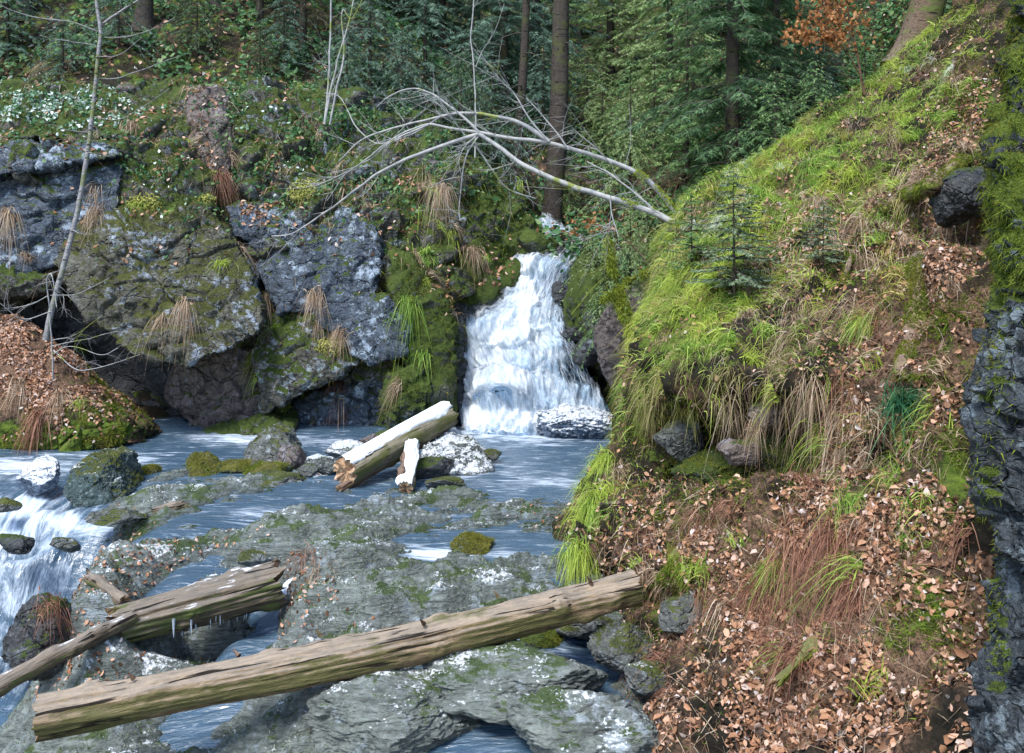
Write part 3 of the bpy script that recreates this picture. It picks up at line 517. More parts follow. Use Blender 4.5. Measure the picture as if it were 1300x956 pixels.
for n_, (a, m_, l_, k_) in enumerate([
 ([(78, 628, 9.5), (92, 592, 9.6), (124, 572, 9.8), (140, 582, 9.7), (162, 632, 9.6), (156, 655, 9.5), (100, 658, 9.4)], WETR, 'tall pointed wet boulder with green top parting the white rapids on the left', dict(thick=.7, seed=1, k=6)),
 ((52, 607, 30, 20), ICER, 'small ice-glazed boulder the stream pours round at the left edge', dict(Y=9.8, seed=2)),
 ((184, 602, 20, 13), YM, 'low round mossy stone right of the pointed boulder', dict(Y=10.6, seed=3)),
 ([(236, 586, 10.6), (243, 577, 10.7), (258, 582, 10.7), (284, 612, 10.4), (262, 617, 10.3), (238, 608, 10.4)], YM, 'yellow mossy wedge stone at the back edge of the slab', dict(thick=.4, seed=4)),
 ((301, 595, 26, 15), YM, 'flat olive stone between the wedge stone and the grey angular boulder', dict(Y=10.7, seed=5)),
 ((340, 600, 36, 14), YM, 'long yellow topped stone leaning against the angular boulder', dict(Y=10.5, seed=6, tilt=-.25)),
 ([(306, 588, 11.0), (318, 560, 11.1), (342, 540, 11.2), (362, 550, 11.1), (374, 578, 10.9), (372, 602, 10.8), (320, 606, 10.8)], BOUL, 'largest angular boulder of the heap, green and grey with dark cracks', dict(thick=.6, seed=7, k=6)),
 ((370, 588, 20, 28), CLIFFB, 'brown cracked boulder close beside the largest angular one', dict(Y=10.8, seed=8, cuts=7)),
 ((352, 610, 38, 12), BOUL, 'long low smooth green stone lying in front of the heap', dict(Y=10.2, seed=9, cuts=5)),
 ((408, 592, 24, 19), SB, 'frost speckled green stone left of the snowy log end', dict(Y=10.6, seed=10)),
 ((390, 598, 12, 10), BOUL, 'small dark stone wedged between heap and snowy log', dict(Y=10.4, seed=11)),
 ((440, 572, 26, 12), SB, 'snow dusted stone behind the snowy log', dict(Y=11.2, seed=12)),
 ((490, 560, 32, 14), CLIFFB, 'reddish brown stone with snow behind the middle of the snowy log', dict(Y=11.6, seed=13)),
 ([(532, 592, 10.6), (538, 568, 10.8), (566, 554, 11.0), (600, 564, 10.9), (630, 598, 10.7), (606, 607, 10.5), (545, 608, 10.5)], SB, 'wide snow capped boulder right of the snowy log', dict(thick=.8, seed=14, k=6)),
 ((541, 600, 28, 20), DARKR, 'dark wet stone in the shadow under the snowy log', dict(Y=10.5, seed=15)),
 ((470, 585, 30, 18), SB, 'snowy rubble stone hidden behind the log end', dict(Y=11.0, seed=16)),
 ((622, 578, 16, 8), BOUL, 'flat grey stone just right of the snow capped boulder', dict(Y=11.2, seed=17)),
 ((565, 612, 26, 7), BOUL, 'low wet rock awash in front of the snow capped boulder', dict(Y=9.9, seed=18)),
 ((596, 691, 30, 14), YM, 'mossy green hump at the whitish pool on the slab', dict(Y=7.75, seed=19)),
 ((318, 410+300, 22, 10), BOUL, 'little rock at the upper end of the rotten log', dict(Y=7.5, seed=20)),
 ((730, 538, 52, 24), ICER, 'round rock glazed white and blue with ice at the foot of the falls', dict(Y=12.9, seed=21, k=6, rough=1.8)),
 ((640, 858, 120, 32), SLAB, 'broad wet grey rock below the big bare log', dict(Y=5.9, seed=22, k=6, cuts=6)),
 ((790, 822, 44, 30), BOUL, 'rounded mossy stone under the right end of the big log', dict(Y=6.2, seed=23, k=6)),
 ((742, 792, 40, 18), BOUL, 'flat grey stone in the gap under the big log', dict(Y=6.7, seed=24)),
 ((690, 812, 36, 14), MOSSR, 'mossy rock ledge beneath the big log', dict(Y=6.7, seed=25)),
 ((824, 862, 34, 22), BOUL, 'small mossy rock at the foot of the leaf slope', dict(Y=5.8, seed=26)),
 ((500, 905, 110, 40), SLAB, 'low grey rock in the shade at the bottom edge', dict(Y=5.6, seed=27, k=6)),
 ((740, 925, 100, 40), SLAB, 'grey rock in the bottom right corner of the streambed', dict(Y=5.3, seed=28, k=6)),
 ((820, 670, 26, 12), CLIFFB, 'small brown rock poking out of the bank edge', dict(Y=7.15, seed=29)),
 ((942, 575, 26, 20), CLIFFB, 'pale pinkish stone sticking out under the grassy overhang', dict(Y=7.0, seed=30)),
 ((872, 778, 34, 22), BOUL, 'dark mossy rock beside the big log end', dict(Y=6.15, seed=31)),
 ((160, 75+40, 12, 10), CLIFFB, 'small pale stone lying on the leafy shelf', dict(Y=15.4, seed=32)),
 ((150, 655, 40, 8), BOUL, 'low foam washed rock in front of the pointed boulder', dict(Y=8.7, seed=33)),
 ((60, 820, 40, 60), DARKR, 'dark brown rock flank beside the left falls', dict(Y=6.6, seed=34, k=6)),
 ((1215, 250, 34, 40), DARKR, 'dark rock over the root hollow', dict(Y=7.0, seed=37, k=6)),
 ((800, 425, 42, 70), CLIFFB, 'grey rock face behind the mossy leaning trunk', dict(Y=13.0, seed=39, k=6)),
 ((752, 400, 38, 80), MOSSR, 'mossy rock rising at the right edge of the falls', dict(Y=14.3, seed=40, k=6)),
 ((905, 600, 46, 28), MOSSR, 'wide mossy rock in the shaded hollow under the grass', dict(Y=7.5, seed=51, k=6)),
 ((1000, 585, 40, 34), MOSSR, 'mossy block at the right of the shaded hollow', dict(Y=7.05, seed=52, k=6)),
 ((868, 560, 30, 30), BOUL, 'grey rock under the left part of the hanging grass', dict(Y=7.75, seed=53, k=6)),
 ((975, 530, 30, 16), CLIFFB, 'brown stone wedged under the hanging grass', dict(Y=6.95, seed=54)),
 ((26, 690, 22, 12), DARKR, 'dark wet stone breaking the left rapids above the drop', dict(Y=8.25, seed=60)),
 ((84, 690, 18, 9), BOUL, 'small wet stone at the slab edge of the left rapids', dict(Y=8.2, seed=61)),
 ((6, 642, 20, 9), BOUL, 'low stone at the left edge under the ice-glazed boulder', dict(Y=9.2, seed=62)),
 ((745, 452, 20, 14), DARKR, 'wet dark stone sticking out of the right side of the falls', dict(Y=13.75, seed=55)),
 ((712, 372, 14, 16), DARKR, 'small dark stone in the upper right of the falls', dict(Y=14.6, seed=56)),
 ((728, 425, 14, 10), DARKR, 'little wet stone halfway down the right edge of the falls', dict(Y=14.0, seed=57)),
 ((600, 398, 18, 14), DARKR, 'dark stone splitting the upper left of the falls', dict(Y=14.3, seed=58)),
 ((680, 310, 24, 20), MOSSR, 'mossy stone splitting the flow at the lip of the falls', dict(Y=15.3, seed=41)),
 ]):
    bl_('boulder', a, m_, l_, k_)
CL.append((RV, np.concatenate([RF[:, :3], RF[:, [0, 2, 3]]])))
SURF += CL+[(GV, GF), (BV, BF), (LV, LF), (WV, WF)]

_v, _f = join([(V, (Fc if Fc.shape[1] == 4 else np.c_[Fc, Fc[:, 2]])) for V, Fc in SURF])
_t = np.concatenate([_f[:, :3], _f[:, [0, 2, 3]]]); _t = _t[_t[:, 1] != _t[:, 2]]
BVH = BVHTree.FromPolygons(_v.tolist(), _t.tolist(), all_triangles=True)
def hit(px, py, near=0.0):             # the point of the built surface that the photo shows at (px, py)
    d = Vector(P(px, py, 1.0)-np.array([0, 0, EYE])).normalized(); o = Vector((0, 0, EYE))+d*near
    q, n, i, t = BVH.ray_cast(o, d)
    if q is None: return None
    n = np.array(n); n = n if n@np.array(d) < 0 else -n
    return np.array(q), n
# ---------- water
def water_mat(name, deep, falls=False):
    m = M(name)
    if falls:
        uv = m.N.new('ShaderNodeUVMap'); uv.uv_map = 'flow'
        v1 = m.mapping(uv.outputs[0], (34, 5, 1)); v2 = m.mapping(uv.outputs[0], (90, 9, 1)); v3 = m.mapping(uv.outputs[0], (7, 6, 1))
        n = m.math('ADD', m.math('MULTIPLY', m.noise(1, 4, .6, v1, .6), .5), m.math('ADD', m.math('MULTIPLY', m.noise(1, 3, .6, v2, .4), .3), m.math('MULTIPLY', m.noise(1, 3, .5, v3), .35)))
        f = m.step(m.math('ADD', n, m.attr('foam')), .66, .98); h = m.math('ADD', m.noise(1, 4, .6, v1, .6), m.math('MULTIPLY', m.noise(1, 3, .6, v2), .5))
    else:
        a = m.mapping(m.pos, (1.6, 8.5, 6), (0, 0, .06)); b = m.mapping(m.pos, (5.5, 1.0, 2.0), (0, 0, -.45))
        na = m.noise(1, 6, .65, a, 1.8); nb = m.noise(1, 6, .68, b, 1.2); k = m.attr('fall')
        n = m.mix(k, na, nb); 
        f = m.step(m.math('ADD', m.math('ADD', m.math('MULTIPLY', n, 1.1), m.math('MULTIPLY', m.noise(3.5, 3), .3)), m.attr('foam')), .70, 1.14)  # pale streaks are foam and, on the pool, painted reflections too
        a2 = m.mapping(m.pos, (6, 22, 10), (0, 0, .06)); b2 = m.mapping(m.pos, (24, 4, 8), (0, 0, -.45))
        h = m.math('ADD', m.mix(k, m.noise(1, 3, .5, a2, .5), m.noise(1, 3, .5, b2, .5)), m.math('MULTIPLY', n, .8))
    col = m.mix(f, deep, (.60, .69, .8))
    return m.done(m.bsdf(col, m.mix(f, (.12,)*3, (.6,)*3), m.bump(h, .8, .035), .5))
WATER = water_mat('stream_water', (.045, .085, .13)); FALLW = water_mat('falling_water', (.1, .2, .33), True)
lev = np.array([(-200, 548, 0), (0, 560, 0), (200, 556, 0), (400, 556, 0), (600, 560, 0), (760, 560, 0), (850, 560, 0), (700, 600, 0), (500, 600, 0), (300, 590, 0), (100, 600, 0), (-20, 605, .0), (-200, 610, -.0), (40, 622, -.02), (-60, 625, -.03),
    (0, 646, -.13), (80, 648, -.12), (-100, 650, -.16), (40, 668, -.16), (110, 668, -.14), (-60, 690, -.24), (60, 694, -.22), (0, 712, -.32), (40, 722, -.45), (-100, 740, -.7), (10, 760, -.85), (30, 800, -1.1), (-20, 850, -1.35), (60, 880, -1.42), (-150, 900, -1.45), (100, 950, -1.45), (20, 970, -1.45),
    (200, 670, .0), (340, 655, .01), (450, 640, .0), (560, 703, .03), (640, 703, .03), (700, 704, .03), (760, 700, 0), (450, 680, .0), (550, 660, .0), (650, 650, .0), (250, 700, -.03), (150, 700, -.1), (120, 750, -.3), (150, 790, -.35),
    (378, 726, .03), (362, 742, -.06), (350, 760, -.25), (300, 778, -.28), (250, 790, -.29), (200, 815, -.34), (290, 815, -.31), (340, 800, -.31), (450, 720, .0), (420, 770, -.25), (500, 740, .0), (600, 740, -.05), (700, 740, -.05), (560, 800, -.36), (640, 840, -.36), (740, 840, -.36), (700, 880, -.36), (500, 900, -.38), (350, 900, -.5), (800, 800, -.34), (250, 900, -.9), (600, 960, -.4), (850, 960, -.4)], float)
lp = np.concatenate([G(lev[:, 0], lev[:, 1], lev[:, 2])[:, :2], lev[:, 2:]], 1)
lf = rbf_fit(np.concatenate([lp, [(-9, 13.6, 0), (-12, 11, 0), (-9, 5, -1.4), (-3, 3, -1.5), (0, 3.5, -.6), (1.7, 5, -.5), (1.5, 12, 0), (1.2, 14, 0)]]), .12)
wy_ = np.concatenate([np.geomspace(3.6, 14.0, 420)]); wu = np.linspace(-1.0, .34, 420)
WX = wu[None]*wy_[:, None]; WY = np.repeat(wy_[:, None], 420, 1); WZ = lf(WX, WY)
WP = np.stack([WX, WY, WZ], -1).reshape(-1, 3)
fall = np.clip(blob(WP, [(0, 700, 110, 70, 1.1), (0, 820, 90, 90, 1.2), (60, 640, 80, 25, .9), (360, 750, 25, 25, 1)]), 0, 1)
foam = blob(WP, [(650, 547, 75, 9, .5), (700, 560, 60, 7, .12), (640, 566, 80, 10, .05), (610, 600, 120, 12, .13), (700, 612, 80, 8, .16), (300, 556, 60, 9, .3), (400, 560, 60, 7, .16), (150, 583, 60, 9, .3), (30, 645, 75, 22, .28), (110, 668, 50, 14, .24), (20, 592, 70, 10, .2), (10, 690, 90, 30, .16), (20, 780, 80, 80, .16),
    (0, 600, 40, 20, .1), (560, 703, 45, 9, .4), (640, 706, 35, 8, .18), (340, 655, 60, 12, .18), (365, 745, 22, 22, .45), (350, 700, 40, 10, .1), (700, 835, 50, 14, .12), (40, 590, 60, 10, .1)])-.02
WP[:, 2] += .012*fbm(WP*np.array([1, 3, 1]), 2.5, 3)*(1-fall)+fall*(.05*fbm(WP*np.array([2.4, .8, .8]), 2.2, 4)+.03*noise(WP*np.array([9, 1.5, 1])))
WF_ = grid_faces(420, 420)
# the sheet is kept only where the bed lies near or below it and away from the bank
st = mk('stream_water', WP, WF_, WATER, attrs={'foam': foam, 'fall': fall}); tag(st, kind='structure')
go.data.attributes['wet'].data.foreach_set('value', (np.exp(-np.clip(GV[:, 2]-lf(GV[:, 0], GV[:, 1]), 0, 9)/.07)*(GV[:, 1] < 14.5)).astype(np.float32))

fr = [[(676, 286, 16.9), (683, 285, 16.8), (690, 284, 16.8), (698, 285, 16.9)],
 [(680, 300, 16.1), (692, 299, 16.0), (704, 298, 16.0), (716, 300, 16.1)],
 [(690, 314, 15.7), (706, 312, 15.6), (722, 311, 15.6), (738, 312, 15.7)],
 [(668, 326, 15.4), (690, 325, 15.25), (715, 323, 15.25), (736, 322, 15.4)],
 [(655, 344, 15.2), (674, 342, 15.0), (698, 340, 15.0), (720, 340, 15.2)],
 [(646, 368, 15.0), (666, 366, 14.8), (692, 366, 14.8), (714, 368, 15.0)],
 [(630, 388, 14.8), (656, 386, 14.6), (686, 386, 14.55), (714, 390, 14.7)],
 [(578, 400, 14.5), (622, 402, 14.3), (676, 404, 14.2), (716, 408, 14.4)],
 [(568, 425, 14.3), (615, 424, 14.1), (675, 425, 14.0), (728, 428, 14.2)],
 [(570, 452, 14.15), (625, 450, 13.95), (685, 450, 13.85), (742, 458, 14.0)],
 [(575, 480, 14.0), (635, 476, 13.8), (695, 476, 13.7), (752, 480, 13.8)],
 [(580, 505, 13.8), (640, 500, 13.5), (700, 502, 13.45), (764, 500, 13.6)],
 [(583, 528, 13.6), (645, 524, 13.3), (705, 524, 13.3), (774, 520, 13.4)],
 [(584, 546, 13.3), (648, 546, 13.05), (710, 546, 13.1), (778, 546, 13.2)],
 [(584, 556, 13.2), (648, 558, 12.9), (712, 558, 12.95), (780, 558, 13.1)]]
nF, mF = 300, 180
FV, FF = loft(fr, nF, mF); fnrm = vnormals(FV, FF)
if (fnrm*(np.array([0, 0, EYE])-FV)).sum(-1).mean() < 0: FF = FF[:, ::-1]; fnrm = -fnrm
cv, ce = cells(FV*np.array([1, 1, 1.5]), 1.9, 21)
FV = FV+fnrm*(.15*cv*sstep(0, .2, ce)+.1*fbm(FV*np.array([3, 3, 1]), 2.0, 4, .55)+blob(FV, [(642, 512, 36, 26, .55), (600, 425, 30, 20, .12), (700, 440, 30, 12, .15), (735, 500, 24, 12, .12)]))[:, None]
u = np.tile(np.linspace(0, 1, mF), nF); v = np.repeat(np.linspace(0, 1, nF), mF)
foamF = .08-blob(FV, [(738, 440, 26, 40, .3), (755, 500, 22, 14, .06), (700, 370, 14, 30, .16), (735, 330, 14, 10, .1), (595, 470, 12, 30, .05), (722, 480, 24, 14, .12), (600, 400, 30, 12, .08)])+blob(FV, [(670, 370, 16, 40, .18), (640, 440, 50, 24, .12), (625, 540, 40, 10, .25), (600, 500, 14, 40, .12), (660, 490, 40, 12, .1), (690, 540, 50, 10, .15)])
foamF -= .5*np.exp(-np.minimum(u, 1-u)/.02)*1.0
wf = empty('waterfall', P(680, 548, 13.6), 'white foaming waterfall spreading down a rock step into the pool', 'waterfall')
RV2 = FV-fnrm*.05+fnrm*(.06*ridged(FV, 4, 3)+.03*fbm(FV, 12, 3))[:, None]
FALLR = rock_mat('rock_under_the_falls', (.01, .02, .03), (.05, .1, .16), (.2, .32, .45), .3, .0, 0, 1.6, .9)
mk('wet_rock_step', RV2, FF, FALLR, parent=wf)
def veil(name, seed, lo, hi, sc, amax, col):
    m = M(name); uv = m.N.new('ShaderNodeUVMap'); uv.uv_map = 'flow'; off = m.N.new('ShaderNodeVectorMath'); off.inputs[1].default_value = (seed*3.7, seed*1.9, seed); m.t.links.new(uv.outputs[0], off.inputs[0])
    w_ = m.N.new('ShaderNodeVectorMath'); nz_ = m.N.new('ShaderNodeTexNoise'); nz_.inputs['Scale'].default_value = 7; m.t.links.new(off.outputs[0], nz_.inputs['Vector']); sc_ = m.N.new('ShaderNodeVectorMath'); sc_.operation = 'SCALE'; sc_.inputs['Scale'].default_value = .11; m.t.links.new(nz_.outputs['Color'], sc_.inputs[0]); m.t.links.new(off.outputs[0], w_.inputs[0]); m.t.links.new(sc_.outputs[0], w_.inputs[1])
    q = w_.outputs[0]; a1 = m.noise(1, 4, .6, m.mapping(q, (sc, sc*.42, 1)), .5); a2 = m.noise(1, 3, .6, m.mapping(q, (sc*3.4, sc*.7, 1)), .3); a3 = m.noise(1, 3, .5, m.mapping(q, (sc*.35, sc*.5, 1)))
    n_ = m.math('ADD', m.math('MULTIPLY', a1, .45), m.math('ADD', m.math('MULTIPLY', a2, .3), m.math('MULTIPLY', a3, .35)))
    f = m.step(m.math('ADD', n_, m.attr('foam')), lo, hi)
    c = m.mix(f, tuple(x*.62 for x in col), col); s_ = m.bsdf(c, .5, m.bump(m.math('ADD', a1, a2), .5, .03), .3)
    tb = m.N.new('ShaderNodeBsdfTranslucent'); m.put(tb.inputs[0], c); x1 = m.N.new('ShaderNodeMixShader'); x1.inputs[0].default_value = .3; m.t.links.new(s_, x1.inputs[1]); m.t.links.new(tb.outputs[0], x1.inputs[2])
    t_ = m.N.new('ShaderNodeBsdfTransparent'); x_ = m.N.new('ShaderNodeMixShader'); m.put(x_.inputs[0], m.math('MULTIPLY', f, amax)); m.t.links.new(t_.outputs[0], x_.inputs[1]); m.t.links.new(x1.outputs[0], x_.inputs[2]); return m.done(x_.outputs[0])
for i, (lo, hi, sc_, am, off_) in enumerate([(.42, .68, 22, 1.0, .03), (.47, .74, 34, .95, .07), (.5, .78, 16, .9, .12)]):
    o_ = (off_*(.6+.8*np.clip(fbm(np.stack([u*9, v*5, 0*u+i], -1), 1, 3)+.5, 0, 1.5)))[:, None]
    VV = FV+fnrm*o_+np.array([0, 0, .02*i])
    mk('water_veil', VV, FF, veil('water_veil_%s' % ('low', 'mid', 'top')[i], i+1, lo, hi, sc_, am, ((.55, .74, .93), (.7, .84, .97), (.88, .93, .97))[i]), parent=wf, attrs={'foam': foamF-.02*i}, uv=np.stack([u, v], -1))
# strands of falling water
G3 = FV.reshape(nF, mF, 3); N3 = vnormals(FV, FF).reshape(nF, mF, 3)
def onfall(u, v):
    a = np.clip(v, 0, .999)*(nF-1); b = np.clip(u, 0, .999)*(mF-1); i, j = a.astype(int), b.astype(int); fa, fb = (a-i)[..., None], (b-j)[..., None]
    q = G3[i, j]*(1-fa)*(1-fb)+G3[i+1, j]*fa*(1-fb)+G3[i, j+1]*(1-fa)*fb+G3[i+1, j+1]*fa*fb
    return q, N3[i, j]
def strands(n, v0, ln, wd, off, umin=.01, umax=.99):
    s = 8; u0 = rng.uniform(umin, umax, n); t = np.linspace(0, 1, s+1)[None]
    vv = v0[:, None]+ln[:, None]*t; uu = u0[:, None]+.035*noise(np.stack([u0[:, None]*6+0*vv, vv*7, 0*vv], -1))+rng.normal(0, .012, (n, 1))*t
    q, nn = onfall(uu, vv); q = q+nn*(off[:, None]*(np.sin(np.pi*np.clip(t*1.0, 0, 1))+.15))[..., None]
    tg = unit(np.gradient(q, axis=1)); sd_ = unit(np.cross(tg, nn)); w_ = wd[:, None, None]*(np.sin(np.pi*(t*.9+.05))[..., None])*.5
    Vv = np.stack([q-sd_*w_, q+sd_*w_], 2).reshape(-1, 3); i = (np.arange(n)*(s+1)*2)[:, None]+np.arange(s)[None]*2
    return Vv, np.stack([i, i+1, i+3, i+2], -1).reshape(-1, 4)
n = 900
v0 = np.concatenate([rng.uniform(.12, .9, n-300), rng.uniform(.44, .56, 200), rng.uniform(.18, .3, 100)])
SV1 = strands(n, v0, rng.uniform(.06, .26, n), rng.uniform(.004, .012, n), rng.uniform(.01, .09, n))
m = M('water_strands'); c_ = m.ramp(m.geo.outputs['Random Per Island'], [(0, (.5, .62, .78)), (.5, (.65, .74, .84)), (1, (.78, .83, .88))])
a_ = m.bsdf(c_, .4, None, .4); t_ = m.N.new('ShaderNodeBsdfTransparent'); x_ = m.N.new('ShaderNodeMixShader'); x_.inputs[0].default_value = .62
m.t.links.new(a_, x_.inputs[1]); m.t.links.new(t_.outputs[0], x_.inputs[2]); STR = m.done(x_.outputs[0])
tag(mk('water_strands', SV1[0], SV1[1], STR, parent=wf), kind='stuff')
# leaping drops and ragged spray at the upper edges of the two steps
n = 420; uu = rng.uniform(.02, .35, n); q, nn = onfall(uu, np.full(n, .49)+rng.normal(0, .012, n)); q2, nn2 = onfall(rng.uniform(.02, .5, 200), np.full(200, .22)+rng.normal(0, .01, 200))
q = np.concatenate([q, q2]); nn = np.concatenate([nn, nn2])
d0 = unit(nn*.5+np.array([0, 0, .9])+rng.normal(0, .25, q.shape))
SV2 = ribbons(q, d0, rng.uniform(.08, .34, len(q)), rng.uniform(.008, .018, len(q)), np.array([0, -.35, -.95])+0*q, seg=6)
tag(mk('leaping_spray', SV2[0], SV2[1], STR, parent=wf), kind='stuff')
# ---------- logs
def wood_mat(name, pale, dark, moss=(.1, .1, .02), mossk=.4, snow=0.0, grey=0.0):
    m = M(name); tc = m.N.new('ShaderNodeTexCoord'); ob = tc.outputs['Object']
    g1 = m.mapping(ob, (2.6, 11, 11)); g2 = m.mapping(ob, (9, 60, 60)); g3 = m.mapping(ob, (1.5, 4, 4))
    n1 = m.math('ADD', m.math('MULTIPLY', m.noise(1, 5, .65, g1, 1.4), .6), m.math('MULTIPLY', m.noise(9, 6, .7, ob, 1.0), .4)); n2 = m.noise(1, 4, .7, g2, .3); n3 = m.noise(1, 5, .6, g3, .5)
    c = m.ramp(m.math('ADD', m.math('MULTIPLY', n1, .6), m.math('MULTIPLY', n2, .4)), [(.36, dark), (.5, tuple((a+b)/2 for a, b in zip(dark, pale))), (.64, pale)])
    c = m.mix(m.math('MULTIPLY', m.step(m.nz(), .1, .9), grey), c, (.42, .4, .37))
    mo = m.step(m.math('ADD', m.math('MULTIPLY', m.math('ABSOLUTE', m.math('SUBTRACT', m.nz(), -.1)), -.25), m.math('ADD', n3, m.math('MULTIPLY', m.noise(11, 4), .25))), .62-.2*mossk, .78-.2*mossk)
    c = m.mix(m.math('MULTIPLY', mo, .8), c, m.mix(m.noise(60, 3), tuple(a*.6 for a in moss), tuple(a*1.4 for a in moss)))
    ck = m.step(m.noise(1, 3, .5, m.mapping(ob, (2.0, 30, 30)), .5), .6, .66); c = m.mix(ck, c, tuple(a*.3 for a in dark))
    if snow:
        s = m.step(m.math('ADD', m.math('MULTIPLY', m.nz(), .45), m.math('ADD', m.math('MULTIPLY', m.noise(1, 5, .75, m.mapping(ob, (7, 34, 34))), .55), m.math('MULTIPLY', m.noise(7, 3), .4))), 1.06-.2*snow, 1.14-.2*snow)
        c = m.mix(s, c, (.74, .79, .84))
    return m.done(m.bsdf(c, .8, m.bump(m.math('ADD', m.math('SUBTRACT', n2, m.math('MULTIPLY', ck, .8)), m.math('MULTIPLY', n1, 1.2)), .9, .016), .25))
SNOW = M('snow'); SNOW = SNOW.done(SNOW.bsdf((.78, .82, .86), .8, SNOW.bump(SNOW.noise(60, 4), .5, .01), .2))
ENDW = M('broken_end'); ENDW = ENDW.done(ENDW.bsdf(ENDW.ramp(ENDW.noise(30, 4), [(.35, (.2, .1, .05)), (.6, (.5, .33, .2))]), .85, ENDW.bump(ENDW.noise(50, 3), .8, .01)))
def log(name, p0, p1, r0, r1, mat, label, cat, seed=0, bend=(0, 0, 0), rough=.06, ends=(ENDW, ENDW), jag=.05, snow=None, nl=150, na=56, knots=5, bark='trunk', squash=1.0, crack=0.0):
    p0, p1 = np.array(p0, float), np.array(p1, float); ax = p1-p0; L = np.linalg.norm(ax)
    q = Vector(ax).to_track_quat('X', 'Z')
    root = empty(name, (0, 0, 0), label, cat); root.location = p0; root.rotation_mode = 'QUATERNION'; root.rotation_quaternion = q
    t = np.linspace(0, 1, nl); an = np.linspace(0, 2*math.pi, na, endpoint=False); T, A = np.meshgrid(t, an, indexing='ij')
    s = np.stack([T*L*.55, np.cos(A)*.5, np.sin(A)*.5], -1)+seed*3.3
    r = r0+(r1-r0)*T; rm = (r0+r1)/2
    R = r*(1+rough*1.1*fbm(s*2.2, 1, 4)+rough*1.0*fbm(np.stack([T*L*.8, np.cos(A)*4, np.sin(A)*4], -1)+seed, 1, 4, .6)+crack*ridged(np.stack([T*L*.5, np.cos(A)*2.2, np.sin(A)*2.2], -1)+seed, 1.6, 3))
    k = np.random.default_rng(seed+5)
    for _ in range(knots):
        kt, ka = k.uniform(.05, .95), k.uniform(0, 6.28); dx = (T-kt)*L/.06; da = np.angle(np.exp(1j*(A-ka)))*rm/.05; e = dx*dx+da*da
        R += .03*np.exp(-e)*k.uniform(.4, 1.2)-.012*np.exp(-e*6)
    jg = jag*(fbm(np.stack([np.cos(A)*3, np.sin(A)*3, T*0+seed], -1), 1, 3)*1.5+.4*fbm(np.stack([np.cos(A)*12, np.sin(A)*12, T*0+seed], -1), 1, 2))
    X = T*L+jg*(sstep(.9, 1, T)-sstep(.1, 0, T))
    bz = np.array(bend)[None, None]*np.sin(np.pi*T)[..., None]
    V = np.stack([X, R*np.cos(A)*squash, R*np.sin(A)], -1)+bz
    def child(nm, V_, F_, mt):
        o = mk(nm, V_, F_, mt); o.parent = root; return o
    i = np.arange(nl-1)[:, None]*na; j = np.arange(na)[None]; j2 = (j+1) % na
    Fc = np.stack([i+j, i+na+j, i+na+j2, i+j2], -1).reshape(-1, 4)
    child(bark, V.reshape(-1, 3), Fc, mat)
    for side, e in ((0, 0), (1, nl-1)):
        if ends[side] is None: continue
        ring = V[e]; cen = ring.mean(0); rs = [ring]
        for kk, f_ in enumerate((.8, .6, .4, .2, .03)):
            g_ = cen+(ring-cen)*f_; g_[:, 0] = cen[0]+(ring[:, 0]-cen[0])*f_+(-1 if side else 1)*.02*(1-f_)+jag*.5*fbm(g_*25+seed, 1, 3); rs.append(g_)
        E = np.stack(rs); ii = np.arange(5)[:, None]*na; Fe = np.stack([ii+j, ii+j2, ii+na+j2, ii+na+j], -1).reshape(-1, 4)
        child('broken_end', E.reshape(-1, 3), Fe if side else Fe[:, ::-1], ends[side])
    if snow:
        # world up in the log's own frame decides where the snow lies
        upv = np.array(q.inverted() @ Vector((-.12, -.18, 1)).normalized())
        nrm = np.stack([0*A, np.cos(A), np.sin(A)], -1); f_ = (nrm@upv)
        th = (f_-snow[0])*snow[1]+.04*fbm(s*4, 1, 4, .65); th = np.clip(th, -.02, .022)
        VS = V+nrm*th[..., None]; child('snow', VS.reshape(-1, 3), Fc, SNOW)
    return root
PALEW = wood_mat('bare_weathered_wood', (.34, .24, .14), (.045, .032, .02), (.08, .085, .025), .85, 0, .3)
ROTW = wood_mat('rotten_wood', (.2, .15, .1), (.025, .02, .016), (.08, .11, .025), .7, .6, .2)
SNLW = wood_mat('bark_by_the_snow', (.34, .3, .2), (.07, .06, .04), (.12, .13, .03), .6, .3, .2)
DRKW = wood_mat('dark_wet_wood', (.22, .13, .08), (.05, .03, .02), (.08, .08, .02), .2, .3, .1)
GRYW = wood_mat('grey_bark', (.36, .36, .37), (.13, .125, .13), (.13, .16, .02), .25, 0, .1)
MOSW = wood_mat('mossy_bark', (.2, .2, .07), (.06, .06, .025), (.16, .2, .02), 1.3, 0, .0)
log('fallen_log', P(806, 746, 6.45), P(48, 910, 5.22), .122, .12, PALEW, 'long thick bare log lying across the bottom of the streambed up against the bank', 'log', seed=1, bend=(0, .03, -.04), rough=.11, knots=16, nl=420, na=96, jag=.02, bark='bare_trunk')
fl = bpy.data.objects['fallen_log']
for tx, a_, l_ in [(.35, 1.2, .07), (1.0, 1.9, .05), (1.55, .9, .06), (2.2, 1.6, .05), (2.7, 2.6, .06), (3.3, 1.3, .05)]:
    dd = np.array([.5, math.cos(a_), math.sin(a_)]); q_ = np.linspace(0, 1, 5)[:, None]
    v_, f_ = tubes([(np.array([tx, .12*math.cos(a_), .12*math.sin(a_)])+dd*l_*q_, .016*(1-.75*q_[:, 0]))], 7); s_o = mk('branch_stub', v_, f_, DRKW); s_o.parent = fl
log('rotten_log', P(350, 742, 6.85), P(150, 794, 6.35), .15, .125, ROTW, 'short thick rotten log with snow in its cracks, lying on the slab', 'log', seed=2, rough=.12, knots=6, nl=240, na=110, jag=.06, crack=.08, squash=1.1, ends=(DRKW, DRKW), bark='cracked_trunk')
